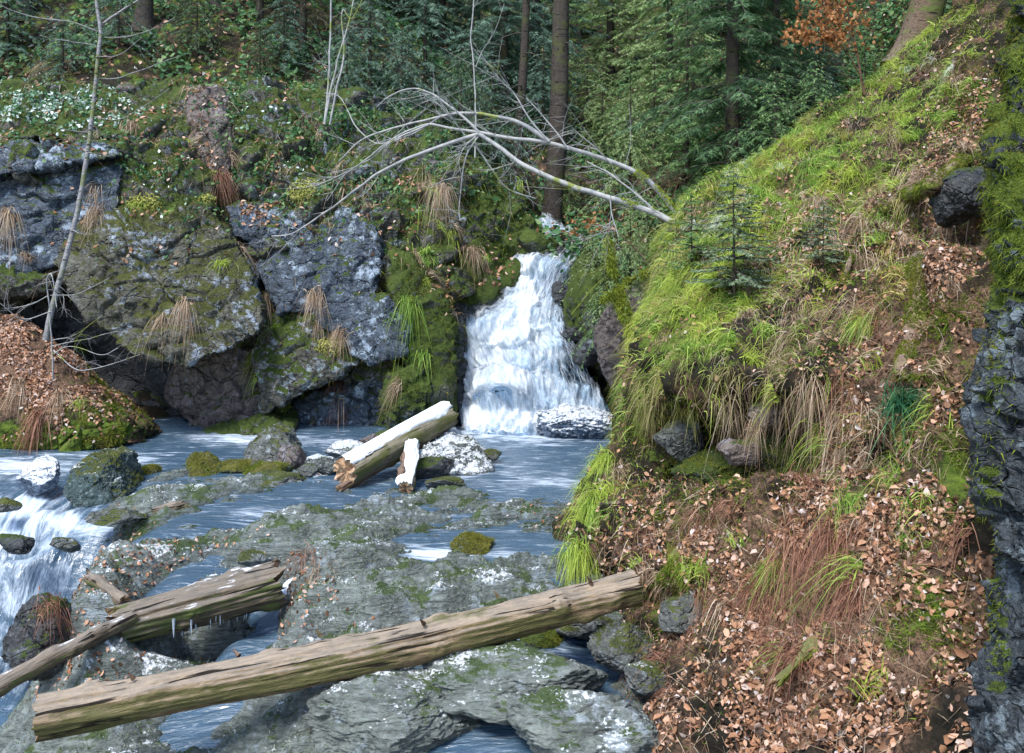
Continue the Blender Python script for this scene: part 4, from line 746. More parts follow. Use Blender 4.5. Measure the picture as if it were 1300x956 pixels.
log('thin_log', P(172, 782, 6.3), P(-70, 905, 5.55), .045, .062, ROTW, 'thin straight snow dusted log running down from the rotten log to the lower left corner', 'log', seed=3, rough=.08, nl=160, jag=.03)
log('snowy_log', P(438, 600, 9.9), P(566, 528, 11.5), .16, .17, SNLW, 'thick log propped on the boulders with a cap of snow and splintered near end', 'log', seed=4, rough=.04, nl=150, jag=.05, snow=(.72, .14), bark='bark')
log('broken_stick', P(430, 622, 9.75), P(540, 560, 11.0), .05, .05, DRKW, 'thin brown pole lying close under the snow capped log', 'log', seed=5, rough=.08, jag=.04)
log('snowy_post', P(516, 622, 9.7), P(524, 566, 10.4), .075, .08, SNLW, 'short snow covered stub standing steeply under the large snow capped log', 'log', seed=6, rough=.06, jag=.04, snow=(.45, .1))
log('side_stick', P(508, 606, 9.75), P(517, 572, 10.3), .028, .028, DRKW, 'little dark stick leaning on the steep snowy stub', 'stick', seed=7, nl=50)
log('branch_stub', P(112, 732, 6.9), P(158, 766, 6.7), .028, .04, ROTW, 'small pointed stub sticking up left of the rotten log', 'branch', seed=8, nl=60, jag=.02)
log('driftwood', P(172, 655, 8.9), P(232, 642, 8.9), .05, .04, ROTW, 'tangle of small broken driftwood on the slab behind the channel', 'driftwood', seed=9, nl=80, jag=.1, crack=.2)
log('bank_stick', P(985, 868, 4.75), P(1052, 800, 5.0), .02, .016, MOSW, 'slim mossy stick lying at the foot of the leaf slope', 'stick', seed=10, nl=60)

# ---------- limbs drawn as tubes
def limb(pts, r0, r1, n=None, wob=.012, seed=0):
    """pts (px, py, Y) through which a limb runs"""
    A = P(*np.array(pts, float).T); n = n or 8*len(pts); A = catmull(A, n); t = np.linspace(0, 1, n)
    A = A+wob*np.stack([noise(A*4+seed), noise(A*4+9+seed), noise(A*4+31+seed)], -1)*np.sin(np.pi*t)[:, None]
    return A, r0+(r1-r0)*t**.8
def twigs(line, n, ln, r, droop=0.0, depth=2, lo=.15, dirbias=(0, 0, 0), spread=.8):
    A, R = line; out = []
    for _ in range(n):
        k = int(rng.uniform(lo, .98)*(len(A)-1)); tg = unit(A[min(k+1, len(A)-1)]-A[k]); d = unit(tg*.7+rng.normal(size=3)*spread+np.array(dirbias)); l = ln*rng.uniform(.4, 1.2)
        m_ = 9; t = np.linspace(0, 1, m_)[:, None]; cur = rng.normal(size=3)*.35
        B = A[k]+l*(d*t+cur*t*t*.8)+np.array([0, 0, droop])*l*t*t; B = B+.02*l*noise(B[:, :]*6)[:, None]
        rr = min(r, R[k]*.7); L_ = (B, rr*(1-.75*t[:, 0])); out.append(L_)
        if depth > 1: out += twigs(L_, rng.integers(2, 5), l*.5, rr*.6, droop, depth-1, .2, dirbias, spread*.8)
    return out
def fur(root, V_, F_, num, ln=.03, mt=None):
    p, n = sample(V_, F_, num, lambda c, n: np.clip(.5+n[:, 2], .15, 1)*sstep(-.2, .15, fbm(c, 5, 2)+.1)); o = mk('moss', *ribbons(p, unit(n+rng.normal(0, .7, n.shape)), rng.uniform(.4, 1.3, num)*ln, rng.uniform(.2, .4, num)*ln, rng.normal(0, .3, n.shape)+[0, 0, -.4], None, 2), mt or MOSSB, parent=root); o['kind'] = 'stuff'
def bare(name, mains, label, cat, mat, twn=6, twl=.5, twr=.006, part='twigs', group=None, base=None, droop=0, dirb=(0, 0, 0), moss=None, sides=5, depth=2):
    b = base if base is not None else mains[0][0][0]
    root = empty(name, b, label, cat, group)
    for i, ml in enumerate(mains):
        V_, F_ = tubes([ml], sides+2); tw = twigs(ml, twn, twl, twr, droop, depth, .15, dirb)
        if tw:
            v2, f2 = tubes(tw, 3); V_, F_ = join([(V_, F_), (v2, f2)])
        mk('trunk' if i == 0 and cat in ('tree', 'tree trunk') else 'branch', V_, F_, mat, parent=root)
    return root
BARKG = M('silver_bark'); _n = BARKG.noise(9, 4, .6)
BARKG = BARKG.done(BARKG.bsdf(BARKG.mix(BARKG.step(BARKG.math('ADD', BARKG.noise(2.3, 3), BARKG.math('MULTIPLY', BARKG.noise(14, 2), .2)), .69, .76), BARKG.ramp(_n, [(.35, (.2, .21, .22)), (.6, (.34, .34, .33))]), (.17, .2, .05)), .7, BARKG.bump(BARKG.noise(40, 3), .4, .005)))
def ln_(L, Y0, Y1):                    # polyline with its distance going from Y0 to Y1
    k = len(L); return [(x, y, Y0+(Y1-Y0)*i/(k-1)) for i, (x, y) in enumerate(L)]
ft = [limb(ln_([(890, 300), (858, 284), (830, 270), (775, 252), (720, 234), (665, 210), (635, 188), (608, 170)], 10.6, 11.3), .044, .026),
      limb(ln_([(885, 312), (852, 262), (822, 228), (800, 215), (760, 200), (695, 181), (650, 176), (608, 168)], 11.2, 11.3), .038, .022),
      limb(ln_([(697, 180), (668, 160), (640, 150), (600, 144), (560, 148), (510, 160), (462, 176), (430, 205)], 11.25, 12.1), .032, .008),
      limb(ln_([(608, 168), (590, 150), (566, 131), (545, 117), (520, 113), (495, 122), (478, 136)], 11.3, 11.6), .02, .006),
      limb(ln_([(608, 170), (560, 186), (512, 204), (478, 222), (440, 250), (410, 272), (372, 296), (345, 300)], 11.3, 12.6), .03, .008),
      limb(ln_([(608, 168), (572, 163), (545, 158), (515, 168), (480, 190), (452, 212), (420, 228), (402, 236)], 11.3, 12.2), .02, .006),
      limb(ln_([(560, 148), (520, 172), (480, 182), (452, 160), (432, 124), (412, 118)], 11.6, 12.4), .013, .005),
      limb(ln_([(545, 158), (500, 178), (470, 202), (440, 220), (415, 255)], 11.5, 12.3), .014, .005),
      limb(ln_([(608, 172), (592, 198), (586, 230), (583, 262), (584, 280)], 11.3, 11.3), .011, .005),
      limb(ln_([(605, 172), (588, 190), (576, 222)], 11.3, 11.2), .009, .004),
      limb(ln_([(602, 182), (625, 215), (645, 240), (680, 252)], 11.4, 11.5), .014, .008),
      limb(ln_([(697, 180), (672, 150), (652, 118), (638, 104), (625, 90)], 11.2, 11.2), .013, .005),
      limb(ln_([(722, 190), (700, 160), (668, 124)], 11.2, 11.3), .012, .005),
      limb(ln_([(776, 208), (758, 190), (730, 166), (724, 160)], 11.2, 11.0), .01, .004),
      limb(ln_([(590, 172), (570, 145), (560, 130), (555, 112)], 11.3, 11.2), .008, .004),
      limb(ln_([(775, 252), (778, 275), (785, 300)], 10.8, 10.7), .012, .005),
      limb(ln_([(840, 275), (800, 240), (770, 218), (745, 205)], 10.9, 11.2), .014, .006)]
ftr = bare('fallen_tree', ft, 'bare silvery fallen tree reaching left from the bank over the waterfall, branching like a hand', 'tree', BARKG, 10, .6, .005, depth=2, dirb=(-.5, 0, -.02))
v2, f2 = tubes([(a_[:26], r_[:26]) for a_, r_ in ft[:2]], 7); fur(ftr, v2, f2, 4000, .035, YELM)
# mossy tree with a fork at the right of the falls
mt = [limb(ln_([(818, 470), (808, 440), (796, 405), (786, 378), (783, 362)], 11.6, 11.7), .07, .055), limb(ln_([(785, 372), (800, 355), (822, 345)], 11.7, 11.6), .05, .02), limb(ln_([(784, 366), (776, 374), (762, 384)], 11.7, 11.6), .05, .03),
      limb(ln_([(784, 362), (778, 345), (773, 318), (772, 298)], 11.7, 11.6), .04, .02), limb(ln_([(772, 368), (765, 355), (745, 375), (725, 400)], 11.7, 11.5), .012, .005), limb(ln_([(772, 335), (755, 345), (735, 352)], 11.6, 11.5), .009, .004)]
bare('mossy_trunk', mt, 'short crooked trunk thick with yellow green moss at the right of the waterfall', 'tree trunk', MOSW, 3, .35, .005, depth=2, sides=9)
v2, f2 = tubes(mt[:4], 9); fur(bpy.data.objects['mossy_trunk'], v2, f2, 12000, .055, YELM)
# slender tree at the left
def lt(L, a, b, r0, r1): return limb(ln_(L, a, b), r0, r1)
lx_ = [lt([(58, 432), (66, 392), (80, 340), (98, 270), (112, 190), (120, 120), (126, 60), (127, 34), (122, 0), (116, -60)], 12.4, 12.6, .045, .02),
       lt([(127, 34), (150, 16), (178, -2), (200, -30)], 12.6, 12.4, .02, .01), lt([(124, 40), (90, 28), (45, 22), (12, 12), (-10, -2)], 12.6, 12.0, .013, .005), lt([(125, 48), (165, 46), (196, 36), (222, 22)], 12.6, 12.2, .009, .004),
       lt([(122, 100), (150, 99), (192, 84), (236, 68)], 12.6, 12.3, .012, .004), lt([(120, 57), (84, 52), (50, 45)], 12.6, 12.4, .008, .003), lt([(112, 168), (88, 166), (62, 156)], 12.5, 12.2, .008, .003), lt([(122, 72), (150, 70), (180, 48)], 12.5, 12.2, .007, .003),
       lt([(108, 192), (130, 198), (152, 193)], 12.5, 12.2, .008, .003), lt([(118, 148), (150, 152), (190, 130), (215, 112)], 12.5, 12.2, .007, .003), lt([(86, 288), (110, 298), (150, 288)], 12.4, 12.2, .008, .003)]
bare('slender_tree', lx_, 'slender bare grey tree growing from the leafy bank at the left, leaning slightly right', 'tree', GRYW, 2, .3, .004, depth=1)
sh = [lt([(68, 500), (66, 440), (62, 380), (60, 355), (66, 350), (72, 390)], 12.3, 12.0, .012, .006), lt([(66, 395), (30, 405), (0, 385)], 12.2, 11.9, .008, .004), lt([(64, 440), (110, 430), (150, 420)], 12.2, 11.9, .007, .003),
      lt([(66, 450), (90, 440), (128, 450), (150, 442)], 12.2, 11.8, .007, .003), lt([(68, 445), (100, 470), (140, 462), (178, 450)], 12.2, 11.8, .009, .003), lt([(66, 432), (96, 425), (130, 400)], 12.2, 11.9, .006, .003), lt([(62, 375), (35, 388), (5, 392)], 12.2, 11.9, .007, .003), lt([(64, 375), (100, 372), (140, 352)], 12.2, 11.9, .006, .003)]
bare('bare_shrub', sh, 'small bare grey shrub with drooping twigs in front of the dark cave', 'shrub', BARKG, 5, .4, .004, depth=2, droop=-.2)
bare('birch_sapling', [lt([(412, 158), (416, 120), (419, 60), (421, -30)], 14.6, 14.8, .022, .014), lt([(412, 158), (420, 115), (433, 62), (445, 20), (452, -20)], 14.6, 14.6, .02, .01), lt([(419, 158), (428, 110), (437, 70), (434, 30), (436, 12), (446, 24), (460, 0)], 14.6, 14.6, .02, .008)], 'cluster of three thin pale birch stems on top of the cliff', 'tree', BARKG, 4, .5, .005)
bare('thin_birch', [lt([(603, 200), (604, 150), (602, 90), (598, 50), (601, 10), (603, -40)], 14.9, 15.0, .014, .01), lt([(604, 85), (614, 62), (628, 40), (640, 5)], 14.9, 14.8, .008, .004)], 'single thin pale stem rising beyond the branches of the fallen tree', 'tree', BARKG, 4, .5, .004)
bare('dry_bush', [lt([(845, 262), (838, 240), (826, 222)], 12, 12, .008, .003), lt([(848, 262), (850, 235), (848, 215)], 12, 12, .008, .003), lt([(842, 262), (822, 245), (812, 232)], 12, 12, .007, .003), lt([(850, 262), (858, 240), (862, 225)], 12, 12, .006, .003)], 'dry leafless bush behind the root end of the fallen tree', 'shrub', DRKW, 12, .4, .004, depth=2)
bare('twiggy_sapling', [lt([(820, 330), (790, 300), (760, 285), (735, 290)], 11.6, 12.2, .01, .004), lt([(780, 330), (782, 300), (776, 270), (770, 240)], 12, 12, .009, .003)], 'thin twiggy sapling with a few brown leaves above the right side of the falls', 'sapling', DRKW, 7, .45, .004)
# ---------- spruces: a tapered trunk and whorls of drooping sprays
def needle_mat(name, a, b, c):
    return blade_mat(name, [(0, a), (.5, b), (1, c)], None, .6, .42)
NDARK = needle_mat('dark_needles', (.035, .08, .04), (.09, .18, .085), (.2, .32, .14))
NMID = needle_mat('green_needles', (.09, .19, .06), (.21, .38, .14), (.4, .56, .25))
NTEAL = needle_mat('blue_green_needles', (.055, .115, .085), (.14, .25, .18), (.3, .43, .33))
NDRY = needle_mat('dry_needles', (.03, .03, .015), (.09, .085, .04), (.19, .17, .09))
NGREY = needle_mat('grey_green_needles', (.09, .15, .08), (.22, .32, .18), (.42, .52, .36))
NLIGHT = needle_mat('light_needles', (.12, .19, .06), (.28, .4, .15), (.5, .62, .32))  # paler copy: brightness of the hazy valley put into the needle colour
TRK = wood_mat('spruce_bark', (.075, .062, .052), (.02, .016, .014), (.06, .07, .02), .15, 0, .1)
def spruce_mesh(H, R, r0, base=.08, whorls=26, per=6, tw=26, sag=.25, seed=0, tl=.34, wid=.03, dead=.0):
    k = np.random.default_rng(seed)
    n = 14; t = np.linspace(0, 1, n); tr = np.stack([.02*H*.3*np.sin(t*5+seed)*t, .015*H*.3*np.cos(t*4+seed)*t, t*H], -1)
    trunk = tubes([(tr, r0*(1-t*.93))], 10)
    lines, B, D, L, W, S, Bn = [], [], [], [], [], [], []
    for wi in range(whorls):
        h = base+(1-base)*(wi/whorls)**.95
        for b in range(per):
            if k.random() < .15: continue
            az = 2*math.pi*(b/per)+wi*1.3+k.normal()*.25; hh = min(.985, h+k.normal()*.012); l = R*(1-hh)**.75*k.uniform(.6, 1.15)+.06*R
            o = np.array([math.cos(az), math.sin(az), 0]); m_ = 9; q = np.linspace(0, 1, m_)[:, None]
            rise = k.uniform(-.1, .25)
            pts = np.array([tr[:, 0][min(n-1, int(hh*n))], tr[:, 1][min(n-1, int(hh*n))], hh*H])+o*l*q+np.array([0, 0, 1])*l*(rise*q-sag*q*q*1.6+.12*q**4)
            pts = pts+.05*l*k.normal(size=3)*q*q
            lines.append((pts, .012*(l/R)*max(H/8, .35)*(1-.8*q[:, 0])+.002))
            if hh < dead: continue
            m2 = max(6, int(tw*l/R)); f_ = np.sort(k.uniform(.12, 1, m2)); i0 = np.minimum((f_*(m_-1)).astype(int), m_-2); fr_ = (f_*(m_-1)-i0)[:, None]
            p = pts[i0]*(1-fr_)+pts[i0+1]*fr_; tg = unit(pts[i0+1]-pts[i0]); sd = np.where(k.random(m2) < .5, -1, 1)[:, None]
            perp = unit(np.cross(tg, np.array([0, 0, 1.])))*sd; d = unit(tg*.75+perp*k.uniform(.3, 1.1, (m2, 1))+np.array([0, 0, -.12])+k.normal(size=(m2, 3))*.12)
            ll = tl*(H/8)**.3*(1-f_*.55)*k.uniform(.6, 1.25, m2)*(.4+.6*l/R)
            B.append(p); D.append(d); L.append(ll); W.append(wid*k.uniform(.6, 1.2, m2)); Bn.append(np.array([0, 0, -.25])+k.normal(size=(m2, 3))*.08)
            # second order sprays make the frond edges feathery
            for _ in range(2):
                p2 = p+d*(ll*k.uniform(.25, .8, m2))[:, None]; s2 = unit(np.cross(d, np.array([0, 0, 1.])))*np.where(k.random(m2) < .5, -1, 1)[:, None]
                B.append(p2); D.append(unit(d*.8+s2*.8+k.normal(size=(m2, 3))*.15)); L.append(ll*.5); W.append(wid*.8*np.ones(m2)); Bn.append(np.array([0, 0, -.3])+0*p)
    B, D, L, W, Bn = (np.concatenate(x) for x in (B, D, L, W, Bn))
    side = unit(np.cross(D, np.array([0, 0, 1.]))+k.normal(size=D.shape)*.45)
    # each twig is a ragged comb of needles: three slim slivers fanning from its line
    parts = [ribbons(B, D, L, W, Bn, side, 3)]
    for sg in (-1, 1):
        parts.append(ribbons(B+D*(L*.15)[:, None], unit(D+side*sg*.42), L*.62, W*.7, Bn, unit(np.cross(unit(D+side*sg*.4), np.cross(D, side))), 2))
    return trunk, tubes(lines, 3), join(parts)
KIND = {}
def kind(nm, mat, *a, **kw):
    tr, br, fo = spruce_mesh(*a, **kw); KIND[nm] = (tr, br, fo, mat, {})
kind('big', NDARK, 11, 2.3, .16, .06, 34, 7, 34, .3, 1, .42, .04)
kind('big2', NMID, 9, 2.2, .12, .04, 30, 7, 34, .3, 2, .42, .04)
kind('bush', NTEAL, 4.2, 1.7, .06, .03, 22, 7, 38, .35, 3, .3, .026)
kind('bush2', NMID, 3.4, 1.4, .05, .03, 20, 7, 36, .3, 4, .28, .026)
kind('dry', NDRY, 7, 1.9, .1, .1, 24, 6, 24, .35, 5, .3, .024, dead=.1)
kind('low', NTEAL, 2.0, 1.3, .035, .02, 13, 8, 36, .5, 6, .22, .02)
kind('tiny', NTEAL, 1.05, .48, .012, .2, 11, 8, 44, .15, 7, .13, .014)
kind('tiny2', NMID, 1.0, .45, .012, .1, 11, 8, 40, .1, 8, .12, .014)
def plant_spruce(nm, x, y, z, s, label, mat=None, rz=None, group=None, lean=0.0, name='spruce_tree'):
    tr, br, fo, m0, cache = KIND[nm]; mt = mat or m0
    root = empty(name, (x, y, z), label, 'spruce' if name == 'spruce_tree' else 'young spruce', group)
    root.scale = (s, s, s); root.rotation_euler = (lean, lean*.5, rng.uniform(0, 6.28) if rz is None else rz)
    for pn, (V, Fc), m_ in (('trunk', tr, TRK), ('branches', br, TRK), ('crown', fo, mt)):
        key = (pn, mt.name if pn == 'crown' else '')
        if key not in cache: o = mk(pn, V, Fc, m_); cache[key] = o
        else: o = cache[key].copy(); C.objects.link(o)
        o.parent = root
    return root
def gz(x, y):
    q, n, i, t = BVH.ray_cast(Vector((x, y, 60)), Vector((0, 0, -1))); return q[2] if q is not None else float(ground_z(np.array([x]), np.array([y]))[0])
TR = [  # valley and far crowns get paler needles in place of light and haze
 # kind, photo column, distance, scale, label
 ('big', 931, 15.3, .9, 'dark spruce with a visible straight trunk standing behind the crest of the grassy bank', None, 0),
 ('big2', 985, 17.5, .85, 'dense green spruce right of the trunk spruce behind the bank crest', NDARK, 0),
 ('bush2', 872, 17.5, 1.1, 'leafy green young spruce left of the trunk spruce behind the bank', NMID, 0),
 ('big2', 850, 21.5, .9, 'bright green spruce at the top middle right of the valley', NLIGHT, 0),
 ('bush', 800, 19.5, .62, 'low blue green spruce in the valley above the right end of the fallen tree', NMID, 0),
 ('bush2', 745, 24, .75, 'small pale green spruce low in the middle of the valley', NLIGHT, 0),
 ('big', 775, 30, 1.0, 'tall green spruce far up the middle of the valley', NLIGHT, 0),
 ('big2', 735, 36, 1.2, 'farthest green spruce in the valley gap', NMID, 0),
 ('big', 830, 38, 1.2, 'tall far spruce right of the valley gap', NLIGHT, 0),
 ('big', 680, 27, 1.0, 'grey green spruce between the two dark trunks', NTEAL, 0),
 ('big2', 640, 23, 1.0, 'dark blue green spruce left of the two dark trunks', NTEAL, 0),
 ('big', 905, 28, 1.1, 'tall spruce far behind the trunk spruce', NMID, 0),
 ('big2', 1000, 26, 1.1, 'broad green spruce at the top behind the orange beech', NMID, 0),
 ('big', 1080, 24, 1.0, 'dark spruce at the top right behind the beech sapling', NDARK, 0),
 ('big2', 1150, 22, .8, 'spruce at the top right behind the big tree base', NDARK, 0),
 ('bush', 600, 17.6, .8, 'blue green drooping spruce on the ledge above the falls', NTEAL, 0),
 ('bush', 540, 18.2, .95, 'wide blue green spruce bush at the top centre left', NTEAL, 0),
 ('bush', 470, 17.4, .8, 'teal spruce bush behind the birch stems', NTEAL, 0),
 ('low', 510, 16.6, .9, 'low spreading spruce above the hand of bare branches', NTEAL, 0),
 ('low', 585, 16.4, .9, 'low dark spruce spray beside the broken mossy stump', NDARK, 0),
 ('big', 560, 24, 1.0, 'dark tall spruce behind the wide blue green bush', NTEAL, 0),
 ('big2', 480, 23, 1.0, 'dark spruce behind the birch stems high on the slope', NDARK, 0),
 ('dry', 385, 18.5, .8, 'half dry brownish spruce on the slope above the cleft', NDRY, 0),
 ('dry', 330, 19, .9, 'half dry olive spruce at the top left centre', NDRY, 0),
 ('big', 410, 26, 1.0, 'dark spruce high on the left slope above the cliff', NDARK, 0),
 ('big2', 300, 23, .9, 'dark spruce at the top left behind the half dry ones', NDARK, 0),
 ('big', 220, 24, 1.0, 'dark spruce at the top left near the slender tree top', NDARK, 0),
 ('big2', 130, 22, .9, 'dark spruce behind the slender tree', NDARK, 0),
 ('big', 50, 21, .9, 'dark spruce in the upper left corner', NDARK, 0),
 ('bush', 10, 18, .7, 'spruce bush in the upper left corner below the dark spruce', NTEAL, 0),
 ('low', 250, 17.8, .9, 'low dark spruce over the brown rib', NDARK, 0),
 ('bush', 360, 17.6, .5, 'small green spruce just above the cliff edge', NTEAL, 0),
 ('bush', 1040, 17.0, .55, 'small teal spruce on the bank crest left of the beech sapling', NTEAL, 0),
 ('low', 985, 13.6, .8, 'low green spruce on the crest where the bank meets the forest', NMID, 0),
 ('low', 1035, 13.9, .7, 'young light green spruce just below the orange beech', NMID, 0),
 ('dry', 880, 19.5, .55, 'brown dry spruce low between the valley and the bank', NDRY, 0),
 ('bush', 765, 21.5, .6, 'bright young spruce low in the valley behind the mossy stump', NLIGHT, 0),
 ('bush2', 830, 19.0, .8, 'bright green young spruce over the root end of the fallen tree', NLIGHT, 0),
 ('low', 800, 17.2, 1.1, 'low light green spruce spray behind the right limbs of the fallen tree', NLIGHT, 0),
 ('bush', 690, 21, .7, 'teal spruce bush behind the thick dark trunk', NTEAL, 0),
 ('low', 625, 17.0, .9, 'low teal spruce left of the thick dark trunk', NTEAL, 0),
 ('low', 440, 16.4, .8, 'low teal spruce under the birch stems', NTEAL, 0),
 ('low', 150, 17.4, .9, 'low dark spruce right of the slender tree top', NTEAL, 0),
 ('low', 80, 16.9, .7, 'low dark spruce behind the pale dry tussock', NTEAL, 0),
 ('low', 330, 17.0, .7, 'low olive spruce spray above the mossy blocks', NDRY, 0),
 ('bush', 720, 17.8, .33, 'little green spruce right above the lip of the falls', NMID, 0),
 ('big', 720, 50, 1.6, 'spruce on the far slope left of the valley gap', NMID, 0),
 ('big', 800, 52, 1.6, 'spruce on the far slope in the valley gap', NMID, 0),
 ('big', 880, 48, 1.5, 'spruce on the far slope right of the valley gap', NDARK, 0),
 ('big', 640, 40, 1.3, 'spruce high behind the dark trunks', NDARK, 0),
 ('big', 480, 36, 1.2, 'spruce high on the far left slope over the birch stems', NDARK, 0),
 ('big', 200, 36, 1.2, 'spruce far up the left slope', NDARK, 0),
 ('big', 1000, 40, 1.3, 'spruce far up the right slope', NDARK, 0),
]
for nm, px, Y, s, lab, mt_, _ in TR:
    x = (px-650)*Y/F; z = gz(x, Y); plant_spruce(nm, x, Y, z-.1, s, lab, mt_)
# sprays overhanging the right side of the falls, rooted on the steep mossy foot of the bank
for nm, px, py, Y, s, lab in [('low', 800, 372, 11.9, .55, 'low spruce bush spreading over the rocks right of the waterfall'), ('low', 752, 352, 14.0, .4, 'small spruce spray at the top right edge of the waterfall'), ('low', 822, 318, 12.6, .5, 'spruce spray above the mossy crooked trunk'), ('low', 762, 430, 13.4, .42, 'small green spruce spray hanging beside the middle of the falls')]:
    plant_spruce(nm, *[float(a) for a in P(px, py, Y)], s, lab, NLIGHT if py < 400 else NMID, name='spruce_bush')
for px, py, s, lab, k_ in [(932, 395, 1.25, 'young spruce with flat grey green sprays standing on the bank in front of the grass', 'tiny'), (878, 345, .9, 'tiny spruce seedling at the left brow of the bank', 'tiny2'), (1098, 108, .9, 'small spruce seedling on the upper bank under the beech', 'tiny2'), (1045, 345, .6, 'tiny low spruce seedling in the brown litter mid bank', 'tiny')]:
    h_ = hit(px, py)
    if h_: plant_spruce(k_, *h_[0], s, lab, NGREY if k_ == 'tiny' else NMID, name='young_spruce')
# bare dark trunks
def trunk(name, px0, py0, Y, px1, r, mat, label, H=9, cat='tree', nb=8, moss=None):
    x0 = (px0-650)*Y/F; z0 = gz(x0, Y)-.15; x1 = x0+(px1-px0)*Y/F*H/(py0+60)*F/Y*.0+ (px1-px0)*Y/F
    t = np.linspace(0, 1, 40); A = np.stack([x0+(x1-x0)*t*H/ (max(py0, 60)*Y/F+.5), Y+0*t, z0+H*t], -1); A[:, 0] += .05*np.sin(t*7)
    R = r*(1-.45*t)*(1+.6*np.exp(-t*H/.25))
    V, Fc = tubes([(A, R)], 20); an = np.tile(np.arange(20)/20*6.283, 40); V = V+ (V-np.repeat(A, 20, 0))*(.12*fbm(np.stack([np.cos(an)*2, np.sin(an)*2, V[:, 2]*1.2], -1), 1, 4))[:, None]
    root = empty(name, A[0], label, cat); mk('trunk', V, Fc, mat, parent=root)
    tw = []
    for _ in range(nb):
        k = int(rng.uniform(.12, .6)*40); az = rng.uniform(0, 6.28); l = rng.uniform(.4, 1.5); q = np.linspace(0, 1, 7)[:, None]
        tw.append((A[k]+np.array([math.cos(az), math.sin(az), 0])*l*q+np.array([0, 0, -.35])*l*q*q, .015*(1-.8*q[:, 0])+.002))
    if tw:
        for g in tw: V, Fc = tubes([g], 4); mk('dead_branch', V, Fc, TRK, parent=root)
trunk('tree', 697, 238, 17.6, 712, .2, TRK, 'thick dark bare tree trunk behind the fallen tree, above the lip of the falls')
trunk('tree', 655, 200, 19.5, 668, .1, TRK, 'thinner dark trunk left of the thick one', nb=10)
trunk('tree', 182, 100, 18.5, 184, .16, TRK, 'dark trunk at the top left right of the slender tree')
trunk('tree', 276, 80, 19.5, 270, .12, TRK, 'slim dark trunk at the top above the brown rib')
trunk('tree', 30, 80, 19.0, 30, .14, TRK, 'dark trunk in the upper left corner')
trunk('tree', 1150, 60, 13.2, 1180, .24, wood_mat('tree_base_bark', (.18, .12, .08), (.04, .03, .02), (.08, .12, .02), .5, 0, .1), 'big tree on the top right crest, its base mossy on the left', H=7, nb=0)
# orange beech sapling
h_ = hit(1098, 118); b_ = h_[0] if h_ is not None else P(1098, 118, 11.2)
Yb = b_[1]
bs = [limb([(1098, 120, Yb), (1092, 90, Yb), (1086, 60, Yb), (1078, 20, Yb), (1070, -30, Yb)], .02, .008), limb([(1092, 95, Yb), (1070, 60, Yb-.1), (1045, 35, Yb-.2), (1025, 10, Yb-.3)], .01, .004), limb([(1080, 30, Yb), (1050, 5, Yb), (1030, -20, Yb)], .008, .004), limb([(1078, 50, Yb), (1050, 48, Yb-.1), (1022, 42, Yb-.2)], .007, .003)]
br_ = bare('beech_sapling', bs, 'beech sapling with rust orange dead leaves on the crest at the top right', 'beech sapling', DRKW, 6, .4, .004)
pts = np.concatenate([np.concatenate([t_[0][3:] for t_ in twigs(l_, 12, .35, .003)]+[l_[0][2:]]) for l_ in bs]); pts = pts[pxy(pts)[1] < 62]; pts = pts[rng.integers(0, len(pts), 900)]+rng.normal(0, .05, (900, 3))
ORL = blade_mat('orange_leaves', [(0, (.22, .09, .035)), (.5, (.42, .18, .06)), (1, (.55, .3, .14))], None, .6, .4)
lv, lf_ = leaves(pts, unit(rng.normal(size=pts.shape)), rng.uniform(.045, .075, len(pts))); o_ = mk('leaves', lv, lf_, ORL, parent=br_)
h_ = [o for o in C.objects if o.name.startswith('twiggy_sapling')][0]
pts = P(*np.array([(rng.normal(745, 22), rng.normal(287, 8), 12.0) for _ in range(60)]).T); lv, lf_ = leaves(pts, unit(rng.normal(size=pts.shape)), rng.uniform(.05, .08, len(pts))); mk('leaves', lv, lf_, ORL, parent=h_)
# ---------- leaves, grass and moss
LEAF = blade_mat('dead_leaves', [(0, (.05, .03, .022)), (.25, (.16, .085, .05)), (.5, (.34, .17, .09)), (.72, (.46, .27, .17)), (.88, (.56, .38, .29)), (.96, (.5, .4, .36)), (1, (.58, .54, .53))], None, .55, .15)
GREEN = blade_mat('green_grass', [(0, (.06, .15, .018)), (.4, (.17, .33, .045)), (.75, (.35, .5, .09)), (1, (.62, .72, .2))], (.46, .54, .08), .5, .4)
TEALG = blade_mat('blue_green_grass', [(0, (.02, .09, .045)), (.6, (.05, .19, .09)), (1, (.16, .3, .12))], None, .45, .35)
STRAW = blade_mat('dry_grass', [(0, (.16, .1, .06)), (.5, (.36, .26, .17)), (1, (.6, .5, .38))], None, .6, .3)
REDDG = blade_mat('reddish_dry_grass', [(0, (.1, .045, .03)), (.6, (.24, .11, .07)), (1, (.4, .22, .14))], None, .6, .2)
MOSSG = blade_mat('bright_moss_tips', [(0, (.03, .06, .006)), (.5, (.1, .17, .012)), (1, (.24, .33, .035))], (.13, .15, .02), .8, .3)
DKMOSS = blade_mat('dark_moss_tips', [(0, (.02, .04, .006)), (.5, (.06, .09, .012)), (1, (.14, .17, .03))], (.1, .085, .03), .8, .3)
FROST = blade_mat('frosted_leaves', [(0, (.03, .09, .05)), (.35, (.08, .2, .1)), (.55, (.22, .36, .24)), (.75, (.55, .65, .6)), (1, (.75, .8, .8))], None, .5, .2)
FERN = blade_mat('herb_leaves', [(0, (.02, .07, .02)), (.6, (.06, .17, .06)), (1, (.2, .3, .12))], None, .5, .35)
